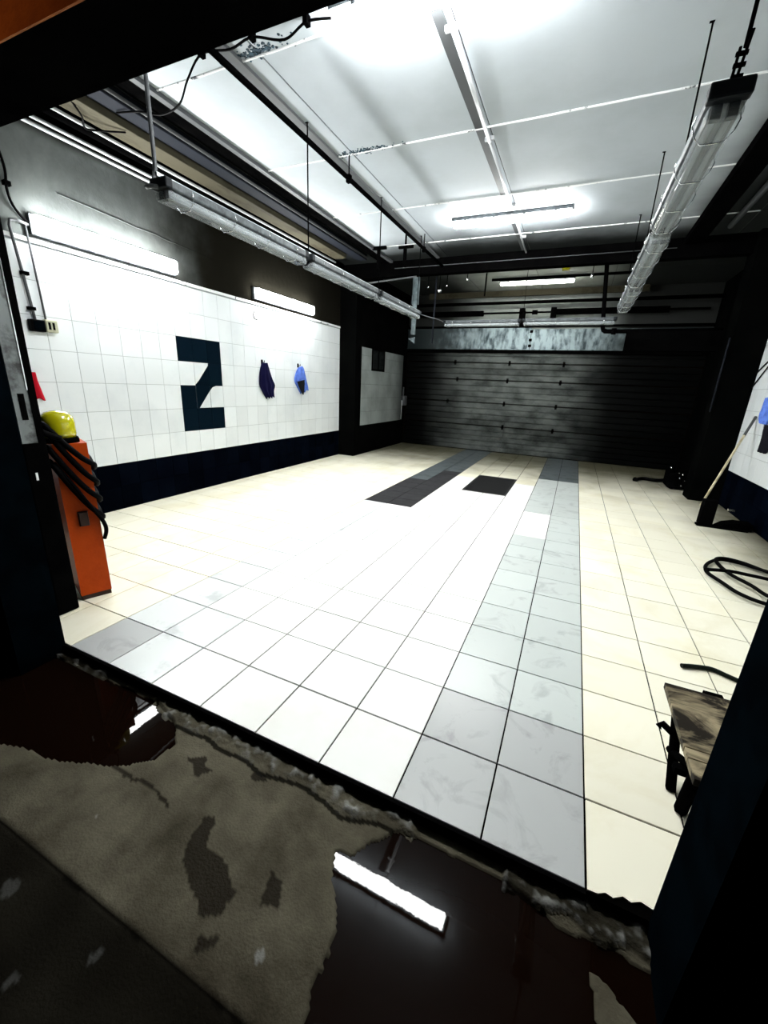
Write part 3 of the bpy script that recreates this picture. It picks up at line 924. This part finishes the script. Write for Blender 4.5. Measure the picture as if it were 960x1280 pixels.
# ------------------------------------------------------------------ unlit hanging lamps
def dead_lamp(loc, axis, L, w, h, label, group):
    t = thing('hanging_lamp', label, 'lamp', loc, group)
    x, y, z = loc          # start of lamp, centre line, top of housing
    def B(l0, l1, a0, a1, d0, d1, ch=0):
        g = G()
        if axis == 'y': g.box(x + a0, x + a1, y + l0, y + l1, z - d1, z - d0, ch)
        else: g.box(x + l0, x + l1, y + a0, y + a1, z - d1, z - d0, ch)
        return g
    hw = w / 2
    B(0, L, -hw, hw, 0, h * .45, .008).build('housing', 'grey_tray', t)
    B(-.006, .04, -hw - .003, hw + .003, -.004, h * .47, .008).build('end_cap', 'dark_tray', t)
    B(L - .04, L + .006, -hw - .003, hw + .003, -.004, h * .47, .008).build('end_cap', 'dark_tray', t)
    B(.01, L - .01, -hw + .006, hw - .006, h * .46, h, .02).build('clear_cover', 'cover', t)
    for s in (-1, 1):
        g = G()
        a, d = s * w * .2, h * .66
        if axis == 'y': g.tube([(x + a, y + .06, z - d), (x + a, y + L - .06, z - d)], .012, 8)
        else: g.tube([(x + .06, y + a, z - d), (x + L - .06, y + a, z - d)], .012, 8)
        g.build('tube', 'dead_tube', t)
        for k in (0, 1):
            l = .03 if k == 0 else L - .06
            B(l, l + .03, a - .015, a + .015, h * .45, h * .85).build('tube_holder', 'dark_tray', t)
    for k in range(4):
        l = L * (k + .5) / 4
        g = G()
        P = [(-hw - .004, .01), (-hw - .012, h * .4), (-hw + .0, h * .75), (-hw + .025, h + .002), (0, h + .003), (hw - .025, h + .002), (hw, h * .75), (hw + .012, h * .4), (hw + .004, .01)]
        pts = [(x + a, y + l, z - d) if axis == 'y' else (x + l, y + a, z - d) for a, d in P]
        g.tube(pts, .0025, 5)
        g.build('wire_clip', 'bright_metal', t)
    return t
LX, LZ = -2.475, 2.345
lab = ['unlit hanging lamp nearest the opening in the row along the left side', 'unlit hanging lamp in the middle of the row along the left side', 'unlit hanging lamp at the far end of the row along the left side']
for k, y in enumerate((.87, 2.235, 3.60)):
    dead_lamp((LX, y, LZ), 'y', 1.31, .12, .10, lab[k], 'unlit lamps hung along the left side')
RX = .045
lab = ['large unlit hanging lamp nearest the opening in the row along the right side', 'unlit hanging lamp in the middle of the row along the right side', 'unlit hanging lamp at the far end of the row along the right side']
for k, y in enumerate((1.01, 2.33, 3.70)):
    dead_lamp((RX + k * .012, y, LZ), 'y', (1.27, 1.31, 1.12)[k], .12, .10, lab[k], 'unlit lamps hung along the right side')
dead_lamp((-2.36, 5.86, 2.36), 'x', 1.17, .12, .09, 'unlit hanging lamp left of the middle in the row across the back', 'unlit lamps hung across the back')
dead_lamp((-1.15, 5.83, 2.36), 'x', 1.22, .12, .09, 'unlit hanging lamp right of the middle in the row across the back', 'unlit lamps hung across the back')
# rails the lamps hang from
o = G().box(LX - .008, LX + .008, .86, 5.0, LZ + .006, LZ + .024).build('lamp_rail', 'steel'); tag(o, 'thin steel rail carrying the left row of hanging lamps', 'rail')
pipe('link_cable', smooth_path([(LX, 4.93, 2.33), (-2.44, 5.2, 2.33), (-2.39, 5.6, 2.345), (-2.36, 5.84, 2.34)]), .006, 'grey_pipe', 'thin pale cable linking the left lamp row to the back row', 'cable', 6)
# joints between lamps
for k, (x, y) in enumerate(((LX, 2.2), (LX, 3.57))):
    pts = [(x, y - .05, LZ - .02), (x - .01, y - .02, LZ - .075), (x + .01, y + .03, LZ - .075), (x, y + .06, LZ - .02)]
    pipe('jumper_cable', smooth_path(pts), .007, 'rubber', ['looped black cable between the first and second lamps on the left', 'looped black cable between the second and third lamps on the left'][k], 'cable', 6)
# rods
rods = [(-2.52, 2.33, 'thin rod from ceiling to the joint between first and second left lamps'), (-2.52, 3.72, 'thin rod from ceiling to the joint between second and third left lamps'), (-2.50, 4.95, 'thin rod from ceiling to the far end of the left lamp row'),
        (.085, 2.32, 'thin rod from ceiling to the joint between first and second right lamps'), (.08, 3.66, 'thin rod from ceiling to the joint between second and third right lamps'), (.07, 5.0, 'thin rod from ceiling to the far end of the right lamp row')]
for x, y, l in rods:
    t = thing('hanger_rod', l, 'rod', (x, y, LZ))
    G().tube([(x, y, LZ - .0), (x, y, CZ)], .0055, 6).build('rod', 'black', t)
    G().box(x - .016, x + .008, y - .007, y + .007, CZ - .004, CZ).build('plate', 'black', t)
t = thing('hanger_conduit', 'dark conduit dropping from the ceiling and hooking into the first left lamp', 'conduit', (-2.56, .93, 2.4))
G().tube([(-2.56, .93, CZ), (-2.56, .93, 2.42), (-2.56, .915, 2.37), (-2.55, .88, 2.32), (-2.53, .84, 2.30), (-2.50, .84, 2.30), (-2.48, .87, 2.305)], .011, 8).build('pipe', 'grey_pipe', t)
t = thing('hanger_chain', 'dark rod and perforated bracket holding the near end of the right lamp row', 'hanger', (.06, .95, 2.36))
G().tube([(.060, 1.04, 2.44), (.075, 1.04, CZ)], .007, 6).build('rod', 'black', t)
for s in (-1, 1):
    g = G()
    g.tube([(.045 + s * .006, 1.03, 2.335), (.058 + s * .012, 1.035, 2.46 + s * .02)], .005, 6)
    g.build('strap', 'black', t)
for z in (2.36, 2.39, 2.42):
    G().box(.036, .070, 1.025, 1.035, z - .005, z + .005).build('rung', 'black', t)

# ------------------------------------------------------------------ back-bay pipework
o = G().box(-3.5, .62, 8.30, 8.36, 3.155, 3.262, .004).build('cross_beam', 'yellow_beam'); tag(o, 'yellowed beam running across high on the back wall', 'beam')
pipe('cross_pipe', [(-3.99, 8.32, 3.04), (1.74, 8.32, 3.04)], .030, 'black', 'black pipe across the back wall just under the yellowed beam', 'pipe')
pipe('cross_pipe', [(-3.99, 8.42, 2.61), (1.74, 8.42, 2.61)], .022, 'black', 'black pipe across the back wall just above the galvanised lintel', 'pipe')
pipe('cross_pipe', [(-2.0, 7.40, 3.258), (.3, 7.40, 3.258)], .022, 'black', 'black pipe just in front of the yellowish back lamp', 'pipe')
t = thing('drop_pipe', 'black pipe dropping right of the back lamp and turning toward the right wall', 'pipe', (-.1, 6.3, 2.3))
G().tube(smooth_path([(-.18, 6.3, CZ), (-.15, 6.3, 3.0), (-.08, 6.3, 2.40), (-.06, 6.3, 2.28), (-.02, 6.3, 2.25), (.1, 6.3, 2.245), (1.39, 6.3, 2.25)], 4), .030, 10).build('pipe', 'black', t)
G().tube([(.06, 6.3, 2.245), (.12, 6.3, 2.245)], .045, 10).build('union', 'black', t)
G().box(.26, 1.39, 6.25, 6.38, 1.98, 2.24).build('junction_trunk', 'black', t)
pipe('drop_rod', [(-2.02, 7.0, CZ), (-2.02, 7.0, 2.92)], .014, 'black', 'black rod dropping left of the back lamp', 'rod', 6)
pipe('drop_wire', [(-1.28, 6.6, CZ), (-1.26, 6.6, 2.45)], .004, 'black', 'thin wire dropping across the back lamp to the lamp row', 'wire', 5)
pipe('drop_pipe', [(-2.66, 6.2, CZ), (-2.66, 6.2, 2.06)], .014, 'blue_beam', 'thin dark pipe dropping beside the left end of the lintel', 'pipe', 6)
t = thing('steel_strut', 'bluish galvanised strut hanging behind the far end of the left lamp row', 'strut', (-2.9, 5.95, 2.2))
G().box(-2.955, -2.845, 5.90, 5.925, 2.62, 3.02).build('upper_plate', 'lintel', t)
G().box(-2.945, -2.87, 5.905, 5.925, 2.17, 2.62).build('lower_plate', 'lintel', t)
G().prism([(-2.98, 2.10), (-2.87, 2.03), (-2.87, 2.13)], 1, 5.90, 5.925).build('foot_plate', 'lintel', t)
# valves and fittings glinting by the beam
for (x, z, r, l) in ((-2.58, 2.86, .035, 'bright chrome valve by the left end of the cross beam'), (-2.46, 2.93, .015, 'small chrome nut right of the chrome valve'), (-2.13, 3.0, .022, 'chrome ring fitting further right under the cross beam'), (-2.78, 2.92, .014, 'small chrome nut left of the chrome valve')):
    t = thing('valve', l, 'valve', (x, 6.15, z))
    G().lathe([(r * .4, -r), (r, -r * .5), (r, r * .5), (r * .4, r)], (x, 6.15, z), 10).build('body', 'bright_metal', t)
    G().tube([(x, 6.15, z), (x, 6.15, CZ)], .006, 6).build('stem', 'black', t)
t = thing('valve', 'pale fitting on the black drop pipe right of the back lamp', 'valve', (-.3, 6.2, 2.98))
G().lathe([(.008, -.04), (.02, -.02), (.02, .02), (.008, .04)], (-.33, 6.25, 2.98), 10).build('body', 'bright_metal', t)
G().tube([(-.33, 6.25, 3.0), (-.33, 6.25, CZ)], .006, 6).build('stem', 'black', t)
o = G().box(-.80, -.68, 6.9, 6.98, 3.235, 3.28, .006).build('yellow_tag', 'yellow'); tag(o, 'small yellow clamp under the ceiling right of the back lamp', 'clamp')
t = thing('bracket_arm', 'dark bracket cluster under the ceiling corner left of the cross beam', 'bracket', (-3.2, 5.5, 3.1))
for (x, y) in ((-3.25, 5.2), (-2.85, 5.25)):
    g = G(); g.box(x - .02, x + .02, y - .02, y + .02, 3.0, CZ); g.box(x - .1, x + .12, y - .02, y + .02, CZ - .04, CZ)
    g.build('bracket', 'black', t)
pipe('cross_pipe', [(-3.9, 5.5, 2.86), (-2.75, 5.5, 2.93)], .012, 'grey_pipe', 'short grey pipe crossing behind the left lamp row', 'pipe')

# ------------------------------------------------------------------ door rail at the left jamb
t = thing('door_rail', 'worn grey steel door guide rail standing just inside the left jamb', 'rail', (-2.55, .1, 1.0))
g = G()
g.box(-2.505, -2.50, .030, .093, 1.015, CZ)
g.box(-2.54, -2.505, .030, .034, 1.015, CZ)
g.box(-2.54, -2.505, .089, .093, 1.015, CZ)
g.build('channel', 'rail_steel', t)
G().box(-2.52, -2.496, .093, .121, 1.015, CZ).build('flange', 'black', t)
G().box(-2.4999, -2.4985, .050, .074, 1.12, 1.235).build('slot', 'black', t)
g = G(); g.box(-2.500, -2.497, .088, .0929, 1.25, CZ); g.build('bright_edge', 'bright_metal', t)

t = thing('motor_cabinet', 'black narrow cabinet between the left jamb and the orange pedestal, darkening its shaded side', 'cabinet', (-2.7, .12, 0))
G().box(-2.98, -2.73, .13, .24, 0.002, 1.0, .008).build('body', 'black', t)  # black box also stands in for the unlit flank of the pedestal
G().box(-2.732, -2.727, .16, .170, .79, .83).build('label_plate', 'joint_white', t)

# ------------------------------------------------------------------ orange pedestal
th_ = math.atan2(.438 - .294, -2.745 + 2.80)      # direction of front face edge
ux, uy = math.cos(th_), math.sin(th_)
nx_, ny_ = uy, -ux                                  # outward normal (towards +x)
A0 = Vector((-2.80, .294, 0))
t = thing('barrier_pedestal', 'orange steel pedestal with black hose wrapped around it by the left jamb', 'pedestal', (-2.85, .40, 0))
w, d = .158, .30
c = [A0, A0 + Vector((ux, uy, 0)) * w, A0 + Vector((ux, uy, 0)) * w - Vector((nx_, ny_, 0)) * d, A0 - Vector((nx_, ny_, 0)) * d]
G().prism([(p.x, p.y) for p in c], 2, 0.03, .955).build('body', 'orange', t)
c2 = [A0 + Vector((ux, uy, 0)) * a - Vector((nx_, ny_, 0)) * b_ for a, b_ in ((.003, .003), (w - .003, .003), (w - .003, d - .003), (.003, d - .003))]
G().prism([(p.x, p.y) for p in c2], 2, 0.001, .031).build('base', 'rust', t)
def on_front(a, h, off=0.0):
    p = A0 + Vector((ux, uy, 0)) * a + Vector((nx_, ny_, 0)) * off
    return (p.x, p.y, h)
g = G()
lock = [on_front(.055, .47, .001), on_front(.105, .47, .001), on_front(.105, .56, .001), on_front(.055, .56, .001)]
lock2 = [on_front(.06, .475, .02), on_front(.10, .475, .02), on_front(.10, .555, .02), on_front(.06, .555, .02)]
g.add(lock + lock2, [(4, 5, 6, 7), (0, 1, 5, 4), (1, 2, 6, 5), (2, 3, 7, 6), (3, 0, 4, 7)])
g.build('lock_plate', 'rust', t)
g = G()
bc = (-2.865, .375, .955)
b2 = thing('beacon_lamp', 'yellow domed warning beacon on top of the orange pedestal', 'beacon', bc)
g.lathe([(.088, .0), (.088, .02), (.084, .028)], bc, 20); g.build('base', 'black', b2)
g = G(); g.lathe([(.076, .028), (.080, .05), (.081, .105), (.074, .140), (.052, .163), (.02, .172), (.005, .173)], bc, 24); g.build('dome', 'yellow', b2)
g = G(); g.lathe([(.03, .05), (.04, .08), (.03, .11)], bc, 12)
# hose wraps
def ring_hose(z_left, z_right, off, r, name='hose_loop', sag=.0):
    pts = [on_front(-.03, z_left + .01, -.05), on_front(-.015, z_left, off), on_front(.05, z_left + (z_right - z_left) * .42 + sag, off + .012),
           on_front(.12, z_left + (z_right - z_left) * .80, off + .010), on_front(w + .014, z_right, off * .3), on_front(w + .02, z_right - .03, -.08)]
    pts += [on_front(w + .02, z_right + .02, -.22), on_front(w * .6, z_right + .1, -d - .03), on_front(-.025, z_left + .05, -d + .05), on_front(-.03, z_left + .01, -.05)]
    return pts
hs = thing('hose', 'black rubber hose wound in slanting loops around the orange pedestal', 'hose', (-2.75, .35, .9))
for zl, zr in ((1.055, .83), (1.03, .73), (.93, .63), (.85, .52)):
    G().tube(smooth_path(ring_hose(zl, zr, .016, .012), 5), .016, 8).build('loop', 'rubber', hs)
pts = [on_front(-.01, .86, .02), on_front(.06, .72, .035), on_front(.12, .59, .035), on_front(.165, .50, .02), on_front(.18, .43, .01), on_front(.165, .37, .0)]
G().tube(smooth_path(pts, 5), .011, 8).build('tail', 'rubber', hs)
pts = [on_front(-.14, 1.04, .02), on_front(-.08, 1.06, .05), on_front(-.02, 1.02, .05), on_front(.04, .99, .04)]
G().tube(smooth_path(pts, 5), .016, 8).build('nozzle_end', 'rubber', hs)

# ------------------------------------------------------------------ things on the left wall
t = thing('socket_box', 'cream twin switch box under the near end of the wall lamp', 'socket', (XL, 1.21, 1.68))
G().box(XL, XL + .055, 1.165, 1.255, 1.635, 1.73, .008).build('body', 'cream_plastic', t)
for y in (1.19, 1.22):
    G().box(XL + .055, XL + .058, y - .008, y + .008, 1.655, 1.71).build('rocker', 'black', t)
G().tube([(XL + .015, 1.19, 1.73), (XL + .015, 1.17, 2.40)], .0075, 8).build('conduit', 'grey_pipe', t)
t = thing('socket_box', 'black lidded socket left of the cream switch box', 'socket', (XL, 1.1, 1.68))
G().box(XL, XL + .06, 1.06, 1.16, 1.63, 1.72, .008).build('body', 'rubber', t)
G().box(XL + .06, XL + .066, 1.075, 1.145, 1.64, 1.71, .002).build('lid', 'navy', t)
pts = [(XL + .02, 1.11, 1.72), (XL + .02, 1.09, 2.0), (XL + .02, 1.06, 2.36), (XL + .02, 1.07, 2.40), (XL + .02, 1.12, 2.41), (XL + .02, 1.19, 2.40)]
G().tube(pts, .011, 8).build('conduit', 'grey_pipe', t)
for z in (1.80, 2.05): G().box(XL, XL + .035, 1.075, 1.125, z - .012, z + .012).build('clip', 'black', t)
t = thing('wall_cable', 'black cable curving down the plaster to the near wall lamp', 'cable', (XL, 1.1, 2.6))
G().tube(smooth_path([(XL + .02, .95, 3.08), (XL + .02, 1.05, 2.95), (XL + .02, 1.10, 2.75), (XL + .02, 1.09, 2.60), (XL + .02, 1.11, 2.50), (XL + .02, 1.17, 2.43), (XL + .03, 1.20, 2.42)]), .009, 7).build('cable', 'rubber', t)
G().box(XL, XL + .04, 1.075, 1.115, 2.62, 2.65).build('clip', 'black', t)

def hook(y, z, label):
    t = thing('wall_hook', label, 'hook', (XL, y, z))
    G().box(XL, XL + .012, y - .014, y + .014, z - .03, z + .03).build('plate', 'black', t)
    G().tube([(XL + .01, y, z), (XL + .045, y, z - .01), (XL + .05, y, z + .02)], .005, 6).build('hook', 'black', t)

def cloth(name, left, right, m, label, x0=XL, sgn=1, depth=.035, folds=3.0, parent=None, thick=.006, seed=0):
    """hanging cloth: left and right edges as (y, z) lists, folds stand off the wall"""
    n, k = len(left), 22
    L_ = smooth_path([(x0, a, b_) for a, b_ in left], 4)
    R_ = smooth_path([(x0, a, b_) for a, b_ in right], 4)
    rows = len(L_)
    front, back = [], []
    for i in range(rows):
        v = i / (rows - 1)
        for j in range(k + 1):
            u = j / k
            p = L_[i].lerp(R_[i], u)
            f = (.35 + .65 * v) * depth * (.55 + .45 * math.sin(u * folds * math.pi * 2 + v * 1.6 + seed)) + .012 * math.sin(u * math.pi) + .004 * noise.noise((u * 4, v * 5, seed))
            zz = p.z - .012 * math.sin(u * folds * math.pi * 2 + seed) * v
            front.append((x0 + sgn * (.006 + thick + f), p.y, zz))
            back.append((x0 + sgn * (.006 + f * .5), p.y, zz))
    g = G()
    W = k + 1
    F = []
    o_ = len(front)
    for i in range(rows - 1):
        for j in range(k):
            a = i * W + j
            F.append((a, a + 1, a + W + 1, a + W))
            F.append((o_ + a, o_ + a + W, o_ + a + W + 1, o_ + a + 1))
    for i in range(rows - 1):
        F.append((i * W, (i + 1) * W, o_ + (i + 1) * W, o_ + i * W))
        F.append((i * W + k, o_ + i * W + k, o_ + (i + 1) * W + k, (i + 1) * W + k))
    for j in range(k):
        F.append((j, o_ + j, o_ + j + 1, j + 1))
        b0 = (rows - 1) * W
        F.append((b0 + j, b0 + j + 1, o_ + b0 + j + 1, o_ + b0 + j))
    g.add(front + back, F, True)
    o = g.build(name, m, parent)
    if label: tag(o, label, 'cloth')
    return o
hook(3.815, 1.575, 'black wall hook holding the navy cloth')
cloth('cloth', [(3.80, 1.56), (3.753, 1.446), (3.732, 1.344), (3.729, 1.266), (3.774, 1.188), (3.855, 1.086)], [(3.918, 1.569), (3.96, 1.455), (3.999, 1.353), (4.05, 1.272), (4.017, 1.191), (4.02, 1.10)], 'navy_cloth', 'dark navy cloth hanging from a hook on the white tiles', depth=.03, seed=.5)
hook(4.655, 1.575, 'black wall hook holding the light blue cloth')
cl = thing('cloth', 'light blue cloth with a dark underside hanging right of the navy cloth', 'cloth', (XL, 4.7, 1.35))
cloth('drape', [(4.65, 1.545), (4.593, 1.482), (4.548, 1.395), (4.545, 1.338), (4.62, 1.24), (4.70, 1.155)], [(4.752, 1.572), (4.797, 1.53), (4.851, 1.404), (4.872, 1.353), (4.905, 1.275), (4.923, 1.215)], 'blue_cloth', None, depth=.03, folds=2.2, parent=cl, seed=1.4)
o = cloth('underside', [(4.57, 1.335), (4.60, 1.27), (4.65, 1.20), (4.70, 1.14)], [(4.76, 1.365), (4.755, 1.30), (4.745, 1.24), (4.735, 1.17)], 'black_cloth', None, x0=XL + .042, depth=.012, folds=1.0, parent=cl)
o['label'] = 'dark shaded inner side of the cloth'
hook(.93, 1.33, 'wall hook behind the door rail holding the red cloth')
cloth('cloth', [(.845, 1.315), (.84, 1.25), (.835, 1.17), (.83, 1.095)], [(1.04, 1.315), (1.045, 1.25), (1.06, 1.17), (1.075, 1.10)], 'red_cloth', 'red cloth hanging on the tiles behind the door rail', depth=.02, seed=2)
cloth('cloth', [(.78, 1.66), (.77, 1.60), (.78, 1.54)], [(.90, 1.66), (.90, 1.60), (.885, 1.55)], 'blue_cloth', 'scrap of blue cloth on the tiles above the red cloth', depth=.02, seed=3)
t = thing('wall_hook', 'bent grey wire hook on the tiles under the second wall lamp', 'hook', (XL, 3.67, 2.13))
G().tube(smooth_path([(XL + .01, 3.70, 2.20), (XL + .04, 3.65, 2.16), (XL + .04, 3.66, 2.11), (XL + .03, 3.73, 2.10)]), .006, 6).build('wire', 'rubber', t)

# ------------------------------------------------------------------ things at the right
hs = thing('hose', 'coiled thick black hose lying on the cream tiles by the right wall', 'hose', (1.2, 2.8, 0))
z = .016
coil = [(1.75, 3.02), (1.416, 3.132), (1.251, 3.225), (1.122, 3.231), (1.02, 3.114), (0.951, 2.967), (0.93, 2.814), (0.978, 2.655), (1.041, 2.478), (1.17, 2.373), (1.42, 2.36), (1.6, 2.5), (1.65, 2.8), (1.50, 3.0), (1.392, 3.057), (1.269, 3.192), (1.149, 3.234), (1.065, 3.162), (1.053, 3.003), (1.08, 2.823), (1.158, 2.655), (1.209, 2.496), (1.35, 2.44), (1.55, 2.62), (1.56, 2.8), (1.326, 2.853), (1.221, 2.868), (1.083, 2.88), (0.927, 2.823)]
pts = [(a, b_, z + .0035 * k ** .7) for k, (a, b_) in enumerate(coil)]
G().tube(smooth_path(pts, 6), .014, 8).build('coil', 'rubber', hs)
G().tube([(.93, 2.824, z + .035), (.912, 2.81, z + .034)], .018, 8).build('coupling', 'rubber', hs)
pts = [(0.475, 1.322, .014), (0.543, 1.35, .013), (0.618, 1.368, .012), (0.68, 1.338, .012), (0.76, 1.31, .012), (.95, 1.30, .012), (1.2, 1.4, .012)]
pipe('hose_end', smooth_path(pts, 5), .0115, 'green_rubber', 'dark green hose end lying on the tiles behind the low bench', 'hose')

# low bench behind the right jamb
t = thing('low_bench', 'low stained wooden bench on a black frame behind the right jamb', 'bench', (.5, .45, 0))
for (ya, yb) in ((.222, .300), (.303, .345), (.348, .672)):
    g = G()
    xa = .235 + random.uniform(-.002, .002)
    g.box(xa, .66, ya, yb, .278, .302, .002)
    g.build('plank', 'wood', t)
G().box(.36, .42, .668, .69, .285, .303, .002).build('latch', 'black', t)
g = G()
def leg(p, q, r=.018): return G().tube([p, q], r, 6)
leg((.27, .60, .277), (.285, .475, .0), .017).build('leg', 'black', t)
leg((.27, .30, .277), (.30, .40, .0), .020).build('leg', 'black', t)
leg((.62, .60, .277), (.62, .475, .0), .015).build('leg', 'black', t)
leg((.62, .30, .277), (.62, .40, .0), .015).build('leg', 'black', t)
G().box(.25, .64, .40, .43, .14, .165).build('crossbar', 'black', t)
G().box(.255, .285, .26, .63, .252, .2785).build('side_rail', 'black', t)
G().tube([(.272, .52, .19), (.225, .54, .215), (.215, .535, .20)], .012, 6).build('wing_bolt', 'black', t)
G().tube([(.285, .30, .25), (.275, .56, .10)], .013, 6).build('brace', 'black', t)

# squeegee / pole
t = thing('wooden_pole', 'long pale wooden pole leaning against the right wall tiles', 'pole', (1.27, 4.75, .15))
G().tube([(1.27, 4.72, .17), (1.735, 5.40, 1.18)], [.013, .014], 8).build('shaft', 'pole_wood', t)
G().tube([(1.735 - .1, 5.40 - .146, 1.18 - .217), (1.735, 5.40, 1.18)], .0155, 8).build('grip', 'grey_pipe', t)
t = thing('foot_stand', 'black block stand with a flat foot under the pole at the right wall', 'stand', (1.3, 4.5, 0))
g = G(); g.box(1.215, 1.345, 4.42, 4.52, 0.02, .30, .008); g.build('post', 'black', t)
G().box(1.20, 1.66, 4.40, 4.50, 0.001, .022, .004).build('foot', 'black', t)
g = G(); g.prism([(1.40, 0.0), (1.46, .05), (1.56, .08), (1.70, .08), (1.70, 0.0)], 1, 4.44, 4.60); g.build('wedge', 'black', t)
G().box(1.50, 1.56, 4.60, 4.64, .17, .19).build('bright_tab', 'bright_metal', t)
cloth('cloth', [(5.28, 1.40), (5.27, 1.28), (5.262, 1.191), (5.20, 1.13)], [(5.00, 1.42), (5.00, 1.30), (5.00, 1.20), (5.0, 1.12)], 'blue_cloth', 'light blue cloth hanging on the right wall tiles', x0=XR, sgn=-1, depth=.03, seed=1)
cloth('cloth', [(5.10, 1.11), (5.07, 1.0), (5.03, .90), (5.02, .82)], [(4.80, 1.11), (4.8, 1.0), (4.8, .90), (4.80, .82)], 'black_cloth', 'black cloth hanging below the light blue one on the right wall', x0=XR, sgn=-1, depth=.02, seed=4)
pipe('wall_cable', [(1.74, 5.30, 1.93), (1.738, 5.87, 1.668)], .008, 'rubber', 'upper of two slanting black cables on the right wall tiles', 'cable', 6)
pipe('wall_cable', [(1.74, 5.30, 1.91), (1.738, 5.52, 1.74), (1.738, 5.87, 1.49)], .008, 'rubber', 'lower of two slanting black cables on the right wall tiles', 'cable', 6)
pipe('wall_pipe', [(1.37, 5.80, 1.2), (1.37, 5.80, 2.1)], .010, 'blue_beam', 'thin dull pipe on the shade-black right pilaster', 'pipe', 6)
# dark hose and pump in the far right corner
pts = [(0.86, 6.80, .03), (0.99, 7.0, .03), (1.173, 6.95, .035), (1.35, 7.1, .035), (1.6, 7.3, .04)]
pipe('hose', smooth_path(pts), [.045] + [.028] * (len(smooth_path(pts)) - 1), 'rubber', 'thick black hose lying by the far right corner', 'hose')
t = thing('pump', 'dark pump with small chrome fittings in the far right corner', 'pump', (1.45, 6.7, 0))
G().box(1.25, 1.70, 6.45, 6.85, .02, .26, .02).build('body', 'black', t)
for x in (1.3, 1.62):
    G().tube([(x, 6.44, .06), (x, 6.47, .06)], .05, 12).build('wheel', 'rubber', t)
G().tube([(1.3, 6.6, .26), (1.32, 6.6, .42), (1.6, 6.6, .42), (1.62, 6.6, .26)], .014, 8).build('handle', 'black', t)
for (x, z_) in ((1.24, .34), (1.36, .27), (1.41, .25), (1.38, .19), (1.45, .16), (1.50, .32), (1.42, .08)):
    r = random.uniform(.007, .016)
    G().lathe([(r * .5, -r), (r, -r * .4), (r, r * .4), (r * .5, r)], (x, 6.43, z_), 8).build('fitting', 'bright_metal', t)
